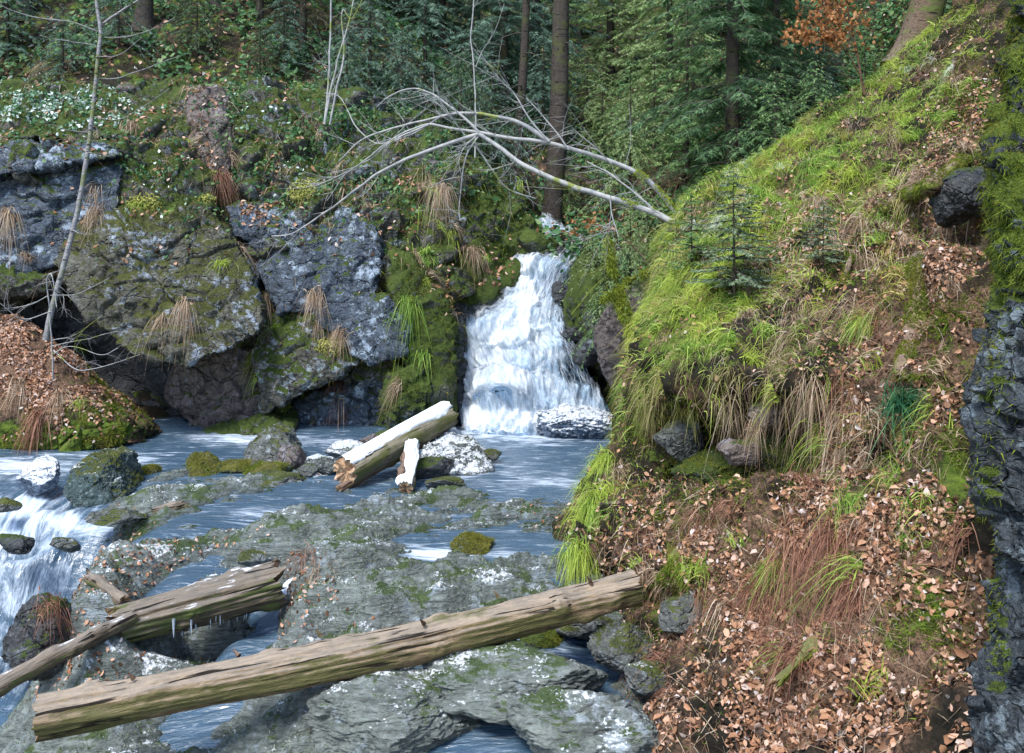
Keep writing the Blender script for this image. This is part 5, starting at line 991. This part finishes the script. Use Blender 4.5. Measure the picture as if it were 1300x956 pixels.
def grass(p, n, ln, wd, droop=1.0, up=.6, seg=4):
    k = len(p); dn = np.array([0, 0, -1.])-n*(-n[:, 2:3]); d0 = unit(n*.8+np.array([0, 0, up])+rng.normal(0, .35, (k, 3)))
    bend = (np.array([0, 0, -.55])+unit(dn)*.35*(1-np.abs(n[:, 2:3])))*droop+rng.normal(0, .12, (k, 3))
    L = np.asarray(ln)*rng.uniform(.45, 1.2, k); return ribbons(p-n*.01, d0, L, np.asarray(wd)*rng.uniform(.7, 1.3, k), bend, None, seg)
def stuff(name, VF, mat, **kw): return tag(mk(name, VF[0], VF[1], mat), kind='stuff')
vis = lambda c: (pxy(c)[0] > -60) & (pxy(c)[0] < 1360) & (pxy(c)[1] > -60) & (pxy(c)[1] < 1010)
# leaf litter of the right bank
LITW = [(1000, 680, 150, 50, 1.2), (1060, 820, 170, 100, 1.5), (1130, 640, 80, 80, .8), (1180, 520, 38, 70, 1.4), (1190, 350, 50, 50, 1), (1110, 470, 60, 50, .5), (1080, 580, 60, 30, .9), (1030, 300, 60, 60, .5), (1225, 160, 50, 60, .7), (1150, 250, 70, 40, .7), (850, 650, 80, 30, .6), (950, 955, 250, 60, 1)]
GRW = [(960, 240, 130, 80, 1.6), (1050, 180, 130, 80, 1.2), (900, 330, 80, 70, 1.3), (865, 410, 60, 60, 1.3), (970, 380, 110, 50, .8), (1110, 110, 90, 50, 1), (1180, 60, 70, 50, .9), (805, 540, 26, 50, .7), (1050, 450, 50, 50, .4), (750, 640, 36, 50, 1.0)]
wl = lambda c, n: blob(c, LITW)*vis(c)
p, n = sample(BV, BF, 36000, lambda c, n: wl(c, n)*sstep(-.2, .12, fbm(c, 2.4, 4, .6, 33)+.02)); stuff('leaf_litter', leaves(p+n*rng.uniform(.0, .025, (len(p), 1)), unit(n+rng.normal(0, .45, n.shape)), rng.choice([.6, .8, 1, 1.3, 1.6], len(p))*rng.uniform(.018, .04, len(p)), .38), LEAF)
p, n = sample(BV, BF, 9000, wl); stuff('litter_straws', ribbons(p+n*.012, unit(np.cross(n, rng.normal(size=n.shape))+n*.12+np.array([0, 0, -.5])), rng.uniform(.05, .22, len(p)), rng.uniform(.002, .006, len(p)), rng.normal(0, .2, n.shape)-n*.05, None, 4), STRAW)
p, n = sample(BV, BF, 5000, lambda c, n: vis(c)*.3+blob(c, GRW)*.2); stuff('scattered_leaves', leaves(p+n*.02, unit(n+rng.normal(0, .5, n.shape)), rng.uniform(.03, .055, len(p))), LEAF)
wg = lambda c, n: blob(c, GRW)*vis(c)*sstep(-.1, .25, fbm(c, 1.7, 3, .6, 5)+.22)
p, n = sample(BV, BF, 46000, wg); stuff('bank_grass', grass(p, n, .2, .009), GREEN)
p, n = sample(BV, BF, 15000, lambda c, n: (blob(c, GRW)*.4+blob(c, [(1000, 470, 120, 50, 1), (1060, 360, 80, 60, 1), (1120, 560, 90, 60, .6), (980, 800, 110, 80, .25), (860, 640, 60, 40, .6), (1130, 230, 80, 60, .8)]))*vis(c)*sstep(-.1, .2, fbm(c, 2.2, 3, .6, 9))); stuff('dry_grass', grass(p, n, .2, .006, 1.3, .4), STRAW)
# fringe that hangs over the rocky hollow
p, n = sample(BV, BF, 3000, lambda c, n: blob(c, [(880, 455, 70, 18, 1), (960, 450, 60, 18, 1), (1010, 460, 40, 25, .8), (820, 500, 20, 40, .9)])*sstep(-.05, .1, fbm(c, 4, 3, .6, 8))); stuff('hanging_grass', grass(p, n, .2, .008, 1.8, .1), blade_mat('hanging_grass_blades', [(0, (.1, .12, .02)), (.5, (.2, .25, .04)), (1, (.4, .36, .16))], (.3, .26, .12), .6, .35))
MW = [(920, 600, 110, 60, 1), (840, 740, 60, 60, 1), (1180, 780, 45, 70, 1.2), (1215, 600, 30, 60, 1), (1195, 440, 40, 110, .8), (1240, 120, 40, 100, 1), (1150, 250, 60, 60, .8), (800, 560, 40, 60, .8), (1000, 300, 200, 120, .35), (1160, 420, 30, 60, .8), (1100, 880, 30, 15, .8), (770, 640, 40, 60, .7)]
p, n = sample(BV, BF, 60000, lambda c, n: blob(c, MW)*vis(c)*sstep(-.05, .2, fbm(c, 3, 3, .6, 12)+.05)); stuff('bank_moss', ribbons(p-n*.005, unit(n+rng.normal(0, .6, n.shape)), rng.uniform(.012, .04, len(p)), rng.uniform(.004, .011, len(p)), rng.normal(0, .3, n.shape)+[0, 0, -.3], None, 2), MOSSB)
# the near wall's moss
p, n = sample(WV, WF, 60000, lambda c, n: vis(c)*(1-sstep(350, 430, pxy(c)[1]+25*fbm(c, 3, 3)))*sstep(-.1, .1, fbm(c, 4, 3, .6, 2)+.03+.25*n[:, 2])+blob(c, [(1262, 480, 18, 70, .8), (1254, 600, 14, 50, .8), (1266, 770, 14, 70, .7)])); stuff('wall_moss_patches', ribbons(p-n*.004, unit(n+rng.normal(0, .7, n.shape)), rng.uniform(.008, .03, len(p)), rng.uniform(.003, .008, len(p)), rng.normal(0, .3, n.shape)+[0, 0, -.4], None, 2), MOSSB)
p, n = sample(WV, WF, 26000, lambda c, n: vis(c)*(1-sstep(300, 430, pxy(c)[1]+40*fbm(c, 2, 3)))*sstep(-.05, .1, fbm(c, 3, 3, .6, 7))); stuff('hanging_wall_moss', ribbons(p-n*.004, unit(n+rng.normal(0, .6, n.shape)), rng.uniform(.012, .04, len(p)), rng.uniform(.003, .007, len(p)), rng.normal(0, .3, n.shape)+[0, 0, -.8], None, 3), MOSSG)
p, n = sample(BV, BF, 95000, lambda c, n: vis(c)*blob(c, [(1215, 600, 26, 56, 1.2), (1185, 785, 34, 66, 1.2), (1212, 400, 26, 90, 1), (1240, 110, 30, 90, 1), (1060, 555, 28, 18, 1), (1165, 250, 40, 40, .8), (1130, 215, 40, 30, .5), (930, 600, 100, 24, .7), (840, 735, 40, 40, .7), (1225, 700, 14, 40, .6), (1040, 700, 180, 150, .4), (1130, 400, 100, 140, .45), (850, 620, 60, 60, .5)])*sstep(-.15, .1, fbm(c, 2.2, 4, .6, 17)-.04)); stuff('bright_bank_moss', ribbons(p-n*.004, unit(n+rng.normal(0, .7, n.shape)), rng.uniform(.012, .04, len(p)), rng.uniform(.004, .01, len(p)), rng.normal(0, .3, n.shape)+[0, 0, -.3], None, 2), MOSSG)
# left leafy bank
p, n = sample(LV, LF, 11000, lambda c, n: blob(c, [(20, 460, 90, 55, 1), (80, 490, 50, 35, .8)])*sstep(-.15, .15, fbm(c, 2.2, 3, .6, 3)+.05)); stuff('left_leaf_litter', leaves(p+n*.02, unit(n+rng.normal(0, .45, n.shape)), rng.uniform(.035, .07, len(p))), LEAF)
p, n = sample(LV, LF, 12000, lambda c, n: blob(c, [(90, 550, 110, 26, 1), (140, 500, 40, 40, .9)])*sstep(-.1, .2, fbm(c, 3, 3))); stuff('left_bank_moss', ribbons(p-n*.005, unit(n+rng.normal(0, .6, n.shape)), rng.uniform(.02, .06, len(p)), rng.uniform(.008, .016, len(p)), rng.normal(0, .3, n.shape)+[0, 0, -.3], None, 2), MOSSB)
# the cliff
CV, CF_ = join(CL)
up_ = lambda c, n: np.clip(n[:, 2]+.25, 0, 1)**1.2
cm = lambda c: blob(c, [(200, 240, 70, 60, 1), (250, 200, 50, 60, .8), (390, 240, 50, 50, .9), (520, 350, 40, 40, 1.6), (560, 420, 30, 70, 1.2), (520, 500, 40, 40, 1), (380, 440, 70, 50, .8), (620, 260, 60, 60, 1.3), (330, 180, 60, 60, .8), (60, 140, 130, 30, .6), (200, 330, 130, 80, .25), (280, 340, 30, 40, .5), (480, 240, 60, 60, .8), (30, 380, 60, 30, .7), (590, 330, 30, 60, .8)])
p, n = sample(CV, CF_, 90000, lambda c, n: (cm(c)*.9+.06)*(up_(c, n)+.12)*sstep(-.1, .2, fbm(c, 2.3, 3, .6, 4)+.05)*(n[:, 1] < .4)); stuff('cliff_moss', ribbons(p-n*.005, unit(n+rng.normal(0, .6, n.shape)), rng.uniform(.02, .075, len(p)), rng.uniform(.008, .02, len(p)), rng.normal(0, .3, n.shape)+[0, 0, -.5], None, 2), DKMOSS)
p, n = sample(CV, CF_, 9000, lambda c, n: blob(c, [(520, 370, 30, 60, 1.2), (600, 230, 40, 40, 1), (180, 270, 30, 30, 1), (560, 400, 25, 60, 1), (640, 260, 30, 50, 1), (150, 235, 20, 30, .8), (620, 300, 40, 30, .8)])*(n[:, 1] < .4)); stuff('bright_cliff_moss', ribbons(p-n*.005, unit(n+rng.normal(0, .6, n.shape)), rng.uniform(.03, .1, len(p)), rng.uniform(.01, .02, len(p)), rng.normal(0, .3, n.shape)+[0, 0, -.7], None, 3), MOSSB)
p, n = sample(CV, CF_, 7000, lambda c, n: up_(c, n)*blob(c, [(250, 200, 100, 90, .6), (350, 190, 80, 80, .8), (50, 130, 120, 30, 1), (480, 230, 60, 60, .8), (600, 220, 60, 30, .8), (400, 420, 60, 40, .5), (540, 340, 30, 30, .4)])); stuff('cliff_grass', grass(p, n, .2, .011, 1.8, .3), STRAW)
p, n = sample(CV, CF_, 5000, lambda c, n: up_(c, n)*(n[:, 2] > .1)*sstep(0, .2, fbm(c, 1.6, 3, .6, 51))*blob(c, [(270, 200, 120, 90, .6), (50, 160, 120, 30, .3), (600, 350, 40, 40, .8), (500, 250, 60, 60, .5), (340, 240, 60, 40, .6)])); stuff('fallen_cliff_leaves', leaves(p+n*.02, unit(n+rng.normal(0, .4, n.shape)), rng.uniform(.05, .09, len(p))), LEAF)
p, n = sample(CV, CF_, 6500, lambda c, n: (n[:, 2] > .0)*blob(c, [(80, 140, 70, 20, 1.6), (20, 125, 40, 25, .5), (215, 235, 25, 40, .15), (330, 140, 30, 30, .3), (375, 220, 20, 30, .2)])*sstep(-.2, .1, fbm(c, 3, 3))); stuff('frosted_herbs', leaves(p+n*rng.uniform(.02, .09, (len(p), 1)), unit(n+rng.normal(0, .35, n.shape)), rng.uniform(.035, .075, len(p))), FROST)
p, n = sample(CV, CF_, 9000, lambda c, n: (n[:, 2] > -.1)*(n[:, 1] < .3)*sstep(-.02, .14, fbm(c, 1.8, 3, .6, 61))*blob(c, [(215, 210, 60, 60, .8), (330, 160, 60, 60, 1), (420, 190, 60, 60, 1), (540, 220, 60, 50, .8), (380, 250, 50, 40, .6), (60, 150, 110, 40, .5), (480, 150, 80, 40, 1)])); stuff('cliff_ferns', leaves(p+n*rng.uniform(.02, .16, (len(p), 1)), unit(n+rng.normal(0, .5, n.shape)+[0, -.2, 0]), rng.uniform(.035, .09, len(p))), FERN)
# forest floor: herbs, needles and leaves beyond the cliff and in the valley
fw = (GV[GF].mean(1)[:, 1] > 14.6) & (GV[GF].mean(1)[:, 1] < 34); GF2 = GF[fw]
seen = lambda c: (np.abs(c[:, 0]/c[:, 1]) < .62)/(.35+(c[:, 1]/16)**2)
p, n = sample(GV, GF2, 34000, lambda c, n: seen(c)*sstep(-.15, .2, fbm(c, .8, 3))); stuff('forest_herbs', leaves(p+n*rng.uniform(.02, .3, (len(p), 1)), unit(n+rng.normal(0, .4, n.shape)), rng.uniform(.06, .16, len(p))), FERN)
p, n = sample(GV, GF2, 8000, lambda c, n: seen(c)); stuff('forest_leaves', leaves(p+n*.02, unit(n+rng.normal(0, .4, n.shape)), rng.uniform(.06, .12, len(p))), LEAF)
p, n = sample(GV, GF2, 16000, lambda c, n: seen(c)*sstep(-.1, .2, fbm(c, .7, 3, .5, 4))); stuff('forest_grass', grass(p, n, .4, .016, 1.5, .5), blade_mat('forest_grass_blades', [(0, (.06, .08, .02)), (.6, (.16, .17, .06)), (1, (.3, .24, .13))], None, .6, .3))
p, n = sample(GV, GF2, 30000, lambda c, n: seen(c)*sstep(0, .25, fbm(c, .9, 3, .5, 14)+.08)); stuff('forest_moss', ribbons(p, unit(n+rng.normal(0, .5, n.shape)), rng.uniform(.04, .15, len(p)), rng.uniform(.015, .03, len(p)), rng.normal(0, .3, n.shape)+[0, 0, -.4], None, 2), DKMOSS)
# the slab: moss tufts, debris and a little grass
near = GF[(GV[GF].mean(1)[:, 1] < 11.5) & (GV[GF].mean(1)[:, 1] > 4.5) & (GV[GF].mean(1)[:, 0] < 1.4)]
p, n = sample(GV, near, 26000, lambda c, n: vis(c)*(c[:, 2] > lf(c[:, 0], c[:, 1])+.02)*sstep(.05, .22, fbm(c, 2.6, 4, .6, 21)+.05)); stuff('slab_moss', ribbons(p-n*.004, unit(n+rng.normal(0, .7, n.shape)), rng.uniform(.008, .03, len(p)), rng.uniform(.004, .01, len(p)), rng.normal(0, .3, n.shape), None, 2), blade_mat('slab_moss_tips', [(0, (.03, .06, .02)), (.5, (.09, .14, .05)), (.8, (.18, .24, .1)), (1, (.5, .55, .52))], None, .8, .3))
p, n = sample(GV, near, 1300, lambda c, n: vis(c)*(c[:, 2] > lf(c[:, 0], c[:, 1])+.02)*blob(c, [(180, 720, 100, 40, 1), (100, 830, 80, 40, 1), (380, 760, 50, 40, .7), (250, 670, 40, 14, .6), (700, 660, 60, 30, .2), (440, 600, 40, 14, .5)])); stuff('slab_leaves', leaves(p+n*.01, unit(n+rng.normal(0, .35, n.shape)), rng.uniform(.02, .045, len(p))), LEAF)

# clumps: many small tufts of one age each, so the slope reads as patches
def clumps(name, V, Fc, cnt, per, ln, wd, mat, w, spread=.05, droop=1.4, up=.5):
    p, n = sample(V, Fc, cnt, w); k = rng.integers(per//2, per*2, len(p)); i = np.repeat(np.arange(len(p)), k); s = rng.uniform(.5, 1.3, len(p))[i]
    off = rng.normal(0, spread, (len(i), 3)); off -= n[i]*(off*n[i]).sum(1)[:, None]
    stuff(name, grass(p[i]+off, n[i], ln*s, wd, droop, up), mat)
bw = lambda L: (lambda c, n: blob(c, L)*vis(c))
clumps('bank_tufts', BV, BF, 560, 34, .3, .009, GREEN, bw([(980, 230, 150, 90, 1), (900, 380, 80, 80, 1), (1080, 160, 120, 80, .8), (980, 400, 120, 60, .6), (1100, 560, 100, 120, .22), (1000, 750, 160, 80, .16), (1140, 740, 60, 120, .12), (760, 630, 30, 60, .6), (1160, 80, 80, 40, .7)]))
clumps('yellow_tufts', BV, BF, 200, 30, .28, .009, blade_mat('yellow_grass', [(0, (.2, .2, .04)), (.5, (.42, .4, .09)), (1, (.62, .56, .22))], None, .6, .35), bw([(940, 270, 130, 90, 1), (870, 420, 60, 80, 1), (1030, 330, 100, 60, .6), (1060, 180, 100, 60, .5)]))
clumps('frosted_tufts', BV, BF, 60, 30, .2, .008, blade_mat('frosted_grass', [(0, (.3, .4, .2)), (.5, (.6, .66, .55)), (1, (.8, .84, .84))], None, .5, .3), bw([(930, 240, 50, 40, 1), (985, 290, 50, 40, .6), (1035, 215, 40, 30, .8), (900, 290, 40, 40, .6), (1185, 80, 30, 20, .8)]))
clumps('straw_tufts', BV, BF, 210, 32, .3, .007, STRAW, bw([(1040, 330, 110, 80, 1), (1040, 470, 110, 60, .9), (1120, 580, 90, 70, .5), (1140, 220, 80, 70, .7), (960, 780, 160, 80, .3), (850, 650, 60, 50, .5), (930, 300, 80, 60, .4)]), .05, 1.8, .3)
clumps('reddish_tufts', BV, BF, 100, 34, .34, .005, REDDG, bw([(1060, 700, 120, 60, .8), (960, 800, 140, 80, 1), (1110, 420, 80, 60, .5), (1060, 640, 60, 40, .8)]), .05, 2.0, .2)
clumps('cliff_tufts', CV, CF_, 170, 26, .4, .012, STRAW, lambda c, n: up_(c, n)*(n[:, 1] < .3)*blob(c, [(250, 190, 110, 80, .7), (50, 150, 110, 40, .8), (420, 200, 90, 60, .8), (560, 250, 70, 60, .8), (390, 420, 60, 60, .7), (30, 350, 60, 20, .8), (540, 360, 30, 60, .6)]), .05, 2.0, .2)
clumps('cliff_green_tufts', CV, CF_, 110, 26, .32, .013, GREEN, lambda c, n: up_(c, n)*(n[:, 1] < .3)*blob(c, [(250, 190, 110, 80, .5), (540, 350, 40, 80, 1), (600, 240, 60, 60, .9), (200, 300, 80, 50, .3), (380, 430, 60, 60, .6)]), .05, 1.8, .2)

# ---------- tussocks that stand out one by one
def tussock(px, py, ln, num, mat, label, droop=1.4, wd=.006, spread=.06, cat='grass tussock', up=.5, mix=None):
    h = hit(px, py)
    if h is None: return
    q, n = h; k = num; p = q+rng.normal(0, spread, (k, 3))*(1-np.abs(n)*.6); nn = np.repeat(n[None], k, 0)
    d0 = unit(nn*.6+np.array([0, 0, up])+rng.normal(0, .38, (k, 3))); V, Fc = ribbons(p-nn*.02, d0, ln*rng.uniform(.5, 1.1, k), wd*rng.uniform(.7, 1.3, k), np.array([0, 0, -.85*droop])+nn*.1+rng.normal(0, .12, (k, 3)), None, 6)
    o = mk('grass_tussock', V, Fc, mat, loc=tuple(float(a) for a in q)); tag(o, label, cat)
TU = [
 (1150, 520, .42, 520, TEALG, 'lush blue green tussock on the leaf slope, the greenest of all', .8, .01),
 (1105, 410, .42, 220, GREEN, 'green tussock drooping over the bank under the dry one mid right', 1.5, .007),
 (1085, 395, .45, 200, STRAW, 'pale dry tussock hanging left of the green one on the middle right bank', 1.8, .006),
 (990, 720, .3, 160, GREEN, 'bright green tussock in the leaves at the lower centre of the slope', 1.2, .006),
 (1080, 640, .32, 160, GREEN, 'green tussock on the slope below the rocky hollow', 1.3, .006),
 (735, 700, .38, 260, GREEN, 'long green grass hanging over the lower left corner of the bank', 1.7, .007),
 (752, 640, .4, 240, GREEN, 'long green grass on the left edge of the bank above the corner', 1.7, .007),
 (770, 585, .4, 220, GREEN, 'yellow green grass hanging over the left brow of the bank by the pool', 1.7, .007),
 (790, 600, .35, 160, STRAW, 'dry grass hanging under the left brow of the bank', 1.8, .006),
 (882, 722, .36, 130, GREEN, 'green grass strip beside the dark hollow at the log end', 1.4, .006),
 (960, 760, .4, 200, REDDG, 'reddish brown matted tussock on the lower left of the slope', 1.8, .006),
 (1085, 760, .38, 220, REDDG, 'reddish brown tussock in the middle of the leaf slope', 1.8, .006),
 (1010, 830, .36, 200, REDDG, 'reddish brown tussock near the bottom of the leaf slope', 1.8, .006),
 (1060, 680, .45, 200, REDDG, 'brown roots of grass hanging from the bank right of the stony hollow', 2.0, .006),
 (960, 540, .24, 80, STRAW, 'dry tussock hanging over the pinkish stone', 1.9, .006),
 (1030, 490, .3, 120, STRAW, 'large dry tussock hanging on the right of the rocky hollow', 1.9, .006),
 (1140, 610, .32, 120, GREEN, 'thin green tussock under the blue green one', 1.3, .006),
 (1165, 690, .2, 80, GREEN, 'small green tuft in the leaves near the wall', 1.0, .006),
 (1120, 870, .25, 80, GREEN, 'small green tuft at the bottom of the leaf slope', 1.0, .006),
 (1170, 240, .4, 150, STRAW, 'dry tussock under the big tree at the top right', 1.6, .007),
 (1040, 260, .4, 160, STRAW, 'pale bleached tussock high on the grassy bank', 1.6, .007),
 (1030, 215, .35, 160, GREEN, 'fresh green tussock high on the grassy bank', 1.2, .007),
 (900, 400, .35, 160, GREEN, 'bright tussock on the left shoulder of the bank', 1.3, .007),
 (235, 385, .45, 170, STRAW, 'yellowish tussock hanging from the face of the leaning boulder', 2.0, .01),
 (206, 405, .38, 90, STRAW, 'smaller grey tussock hanging left of the yellowish one on the leaning boulder', 2.0, .009),
 (120, 268, .35, 120, STRAW, 'dry tussock at the right edge of the speckled blue face', 2.0, .009),
 (12, 270, .5, 150, STRAW, 'dry tussock hanging at the left edge of the speckled blue face', 2.0, .01),
 (165, 160, .5, 150, STRAW, 'long dry tussock hanging right of the slender tree', 2.0, .01),
 (55, 85, .4, 120, STRAW, 'pale dry tussock behind the frosted leaves', 1.6, .01),
 (10, 80, .45, 120, STRAW, 'pale dry tussock at the left edge above the frosted leaves', 1.8, .01),
 (280, 225, .55, 160, REDDG, 'reddish roots and grass hanging in the cleft above the tilted slabs', 2.0, .01),
 (400, 375, .42, 140, STRAW, 'dry tussock hanging in front of the tilted blue slab', 2.0, .01),
 (338, 378, .45, 130, STRAW, 'dry tussock hanging in the dark gap beside the leaning boulder', 2.0, .01),
 (432, 425, .4, 160, STRAW, 'olive dry tussock on the lower ledge of the cliff', 1.7, .009),
 (430, 485, .5, 140, REDDG, 'reddish roots hanging below the lower ledge of the cliff', 2.4, .01),
 (505, 490, .3, 110, STRAW, 'small dry tussock on the mossy lump by the water', 1.8, .009),
 (520, 380, .5, 160, GREEN, 'green grass hanging over the mossy column', 2.0, .009),
 (600, 320, .35, 130, STRAW, 'dry tussock on the mossy shoulder left of the falls', 1.8, .01),
 (385, 155, .55, 170, STRAW, 'drooping dry tussock at the foot of the birch stems', 1.8, .009),
 (560, 240, .6, 260, STRAW, 'wide brownish tussock curtain under the bare branches', 2.0, .01),
 (25, 490, .5, 130, STRAW, 'dry tussock on the leafy left bank', 1.8, .01),
 (75, 505, .4, 100, STRAW, 'dry tussock right of the other on the leafy left bank', 1.8, .01),
 (50, 530, .5, 120, REDDG, 'brown hanging grass at the foot of the leafy left bank', 2.2, .011),
 (100, 515, .28, 90, GREEN, 'bright green tuft on the leafy left bank', 1.0, .01),
 (390, 710, .28, 110, REDDG, 'clump of brown leaves and roots on the slab beyond the rotten log', 1.6, .006),
 (405, 730, .26, 90, STRAW, 'dry grass clump on the slab right of the rotten log', 1.6, .006),
 (62, 770, .3, 120, REDDG, 'dark brown roots on the rock beside the left falls', 2.0, .006),
]
for t_ in TU: tussock(*t_[:5], t_[5], droop=t_[6], wd=t_[7])
# yellow herb cushions
def cushion(px, py, r, num, mat, label):
    h = hit(px, py)
    if h is None: return
    q, n = h; d = unit(rng.normal(size=(num, 3))); d[:, 1] = -np.abs(d[:, 1]); p = q+d*r*rng.uniform(.3, 1, (num, 1))*np.array([1.2, .5, .8])
    V, Fc = leaves(p, unit(d+rng.normal(0, .4, d.shape)+[0, -.3, .5]), rng.uniform(.025, .05, num)); tag(mk('herb_cushion', V, Fc, mat, loc=tuple(float(a) for a in q)), label, 'plant')
YH = blade_mat('yellow_herb_leaves', [(0, (.1, .13, .02)), (.5, (.28, .3, .06)), (1, (.5, .48, .15))], None, .6, .3)
cushion(392, 245, .3, 1100, YH, 'yellow green herb cushion on the cliff below the birch stems')
cushion(420, 440, .2, 600, YH, 'small yellow herb cushion on the lower ledge of the cliff')
cushion(185, 262, .26, 800, YH, 'yellow green cushion above the leaning boulder')
cushion(262, 255, .15, 400, YH, 'small yellow cushion at the top corner of the leaning boulder')
# mossy root and exposed roots on the bank
def root_(pts, r0, r1, mat, label, name='root', seed=0):
    A = []
    for x, y in pts:
        h = hit(x, y)
        if h is not None: A.append(h[0]+h[1]*r0*.45)
    if len(A) < 3: return
    A = catmull(np.array(A), 50); 
    for _ in range(3): A[1:-1] = (A[:-2]+A[1:-1]*2+A[2:])/4
    t = np.linspace(0, 1, 50); V, Fc = tubes([(A, (r0+(r1-r0)*t)*(1+.2*np.sin(t*17+seed)))], 14); V = V+unit(V-np.repeat(A, 14, 0))*(.25*r0*fbm(V, 9, 3))[:, None]
    root = empty(name, A[0], label, 'root'); V = V+unit(V-np.repeat(A, 14, 0))*(.3*r0*fbm(V*np.array([1, 1, .4]), 20, 3))[:, None]
    mk('bark', V, Fc, mat, parent=root); fur(root, V, Fc, int(9000*r0/.08), .022)
RB = wood_mat('root_bark', (.27, .18, .12), (.08, .05, .035), (.16, .2, .03), .75, 0, .1)
root_([(1172, 330), (1170, 370), (1163, 410), (1158, 450), (1148, 478)], .075, .055, RB, 'thick mossy root standing out of the slope right of the tussocks')
root_([(1090, 300), (1080, 330), (1068, 365)], .03, .02, RB, 'mossy root running down the bank mid right', seed=2)
root_([(1120, 265), (1155, 250), (1190, 235), (1225, 205)], .07, .05, RB, 'dark root arching over the hollow at the upper right', seed=3)
root_([(1140, 480), (1175, 475), (1195, 440), (1205, 400)], .012, .008, RB, 'thin dark root looping beside the thick mossy root', seed=4)
root_([(860, 702), (852, 722), (838, 742), (822, 755)], .035, .03, MOSW, 'mossy root bending over the dark hollow by the log end', seed=5)
root_([(855, 700), (862, 725), (868, 745)], .028, .02, MOSW, 'second mossy root right of the first at the dark hollow', seed=6)
# icicles under the rotten log and beside the falls
ICE = M('ice'); ICE = ICE.done(ICE.bsdf((.72, .82, .92), .12, ICE.bump(ICE.noise(40, 3), .4, .005), .6, **{'Transmission Weight': .55, 'IOR': 1.31}))
ic = []
for i in range(34):
    x = 335+i*(-3.4)+rng.normal(0, 1.5); y = 800-(x-190)*.25; b = P(x, y-8, 6.75-(335-x)*.0028+rng.normal(0, .04)); l = rng.uniform(.05, .17); t = np.linspace(0, 1, 6)[:, None]; ic.append((b+np.array([0, 0, -1])*l*t, .011*(1-t[:, 0]*.9)*rng.uniform(.7, 1.4)))
V_, F_ = tubes(ic, 6); thing('icicles', V_, F_, ICE, 'row of small icicles hanging under the rotten log', 'icicles')
# ---------- camera and light
cam = bpy.data.cameras.new('camera'); co = bpy.data.objects.new('camera', cam); C.objects.link(co)
co.location = (0, 0, EYE); co.rotation_euler = (math.radians(90), 0, 0)
cam.sensor_width = 36; cam.lens = F/1300*36; cam.shift_y = -(478-HOR)/1300; cam.clip_start = .05; cam.clip_end = 500
bpy.context.scene.camera = co
w = bpy.data.worlds.new('World'); bpy.context.scene.world = w; w.use_nodes = True
nt = w.node_tree; nt.nodes.clear(); bg = nt.nodes.new('ShaderNodeBackground'); out = nt.nodes.new('ShaderNodeOutputWorld'); sky = nt.nodes.new('ShaderNodeTexSky')
EL, AZ = 58, 215          # sun height, compass bearing it shines from (0 = straight ahead, clockwise)
sky.sky_type = 'NISHITA'; sky.sun_disc = False; sky.sun_elevation = math.radians(EL); sky.sun_rotation = math.radians(AZ)
sky.air_density = 1.0; sky.dust_density = 1.0; sky.ozone_density = 1.0
bg.inputs[1].default_value = .15
nt.links.new(sky.outputs[0], bg.inputs[0]); nt.links.new(bg.outputs[0], out.inputs[0])
sd = bpy.data.lights.new('sun', 'SUN'); sd.energy = 2.4; sd.angle = math.radians(20); sd.color = (1, .97, .92)
so = bpy.data.objects.new('sun', sd); C.objects.link(so)
dirv = Vector((math.sin(math.radians(AZ))*math.cos(math.radians(EL)), math.cos(math.radians(AZ))*math.cos(math.radians(EL)), math.sin(math.radians(EL))))
so.rotation_euler = dirv.to_track_quat('Z', 'Y').to_euler()
sc = bpy.context.scene
sc.view_settings.view_transform = 'Standard'; sc.view_settings.look = 'None'; sc.view_settings.gamma = 1; sc.view_settings.exposure = 1.25
sc.cycles.use_denoising = True; sc.cycles.max_bounces = 5; sc.cycles.diffuse_bounces = 2; sc.cycles.glossy_bounces = 2; sc.cycles.transparent_max_bounces = 8
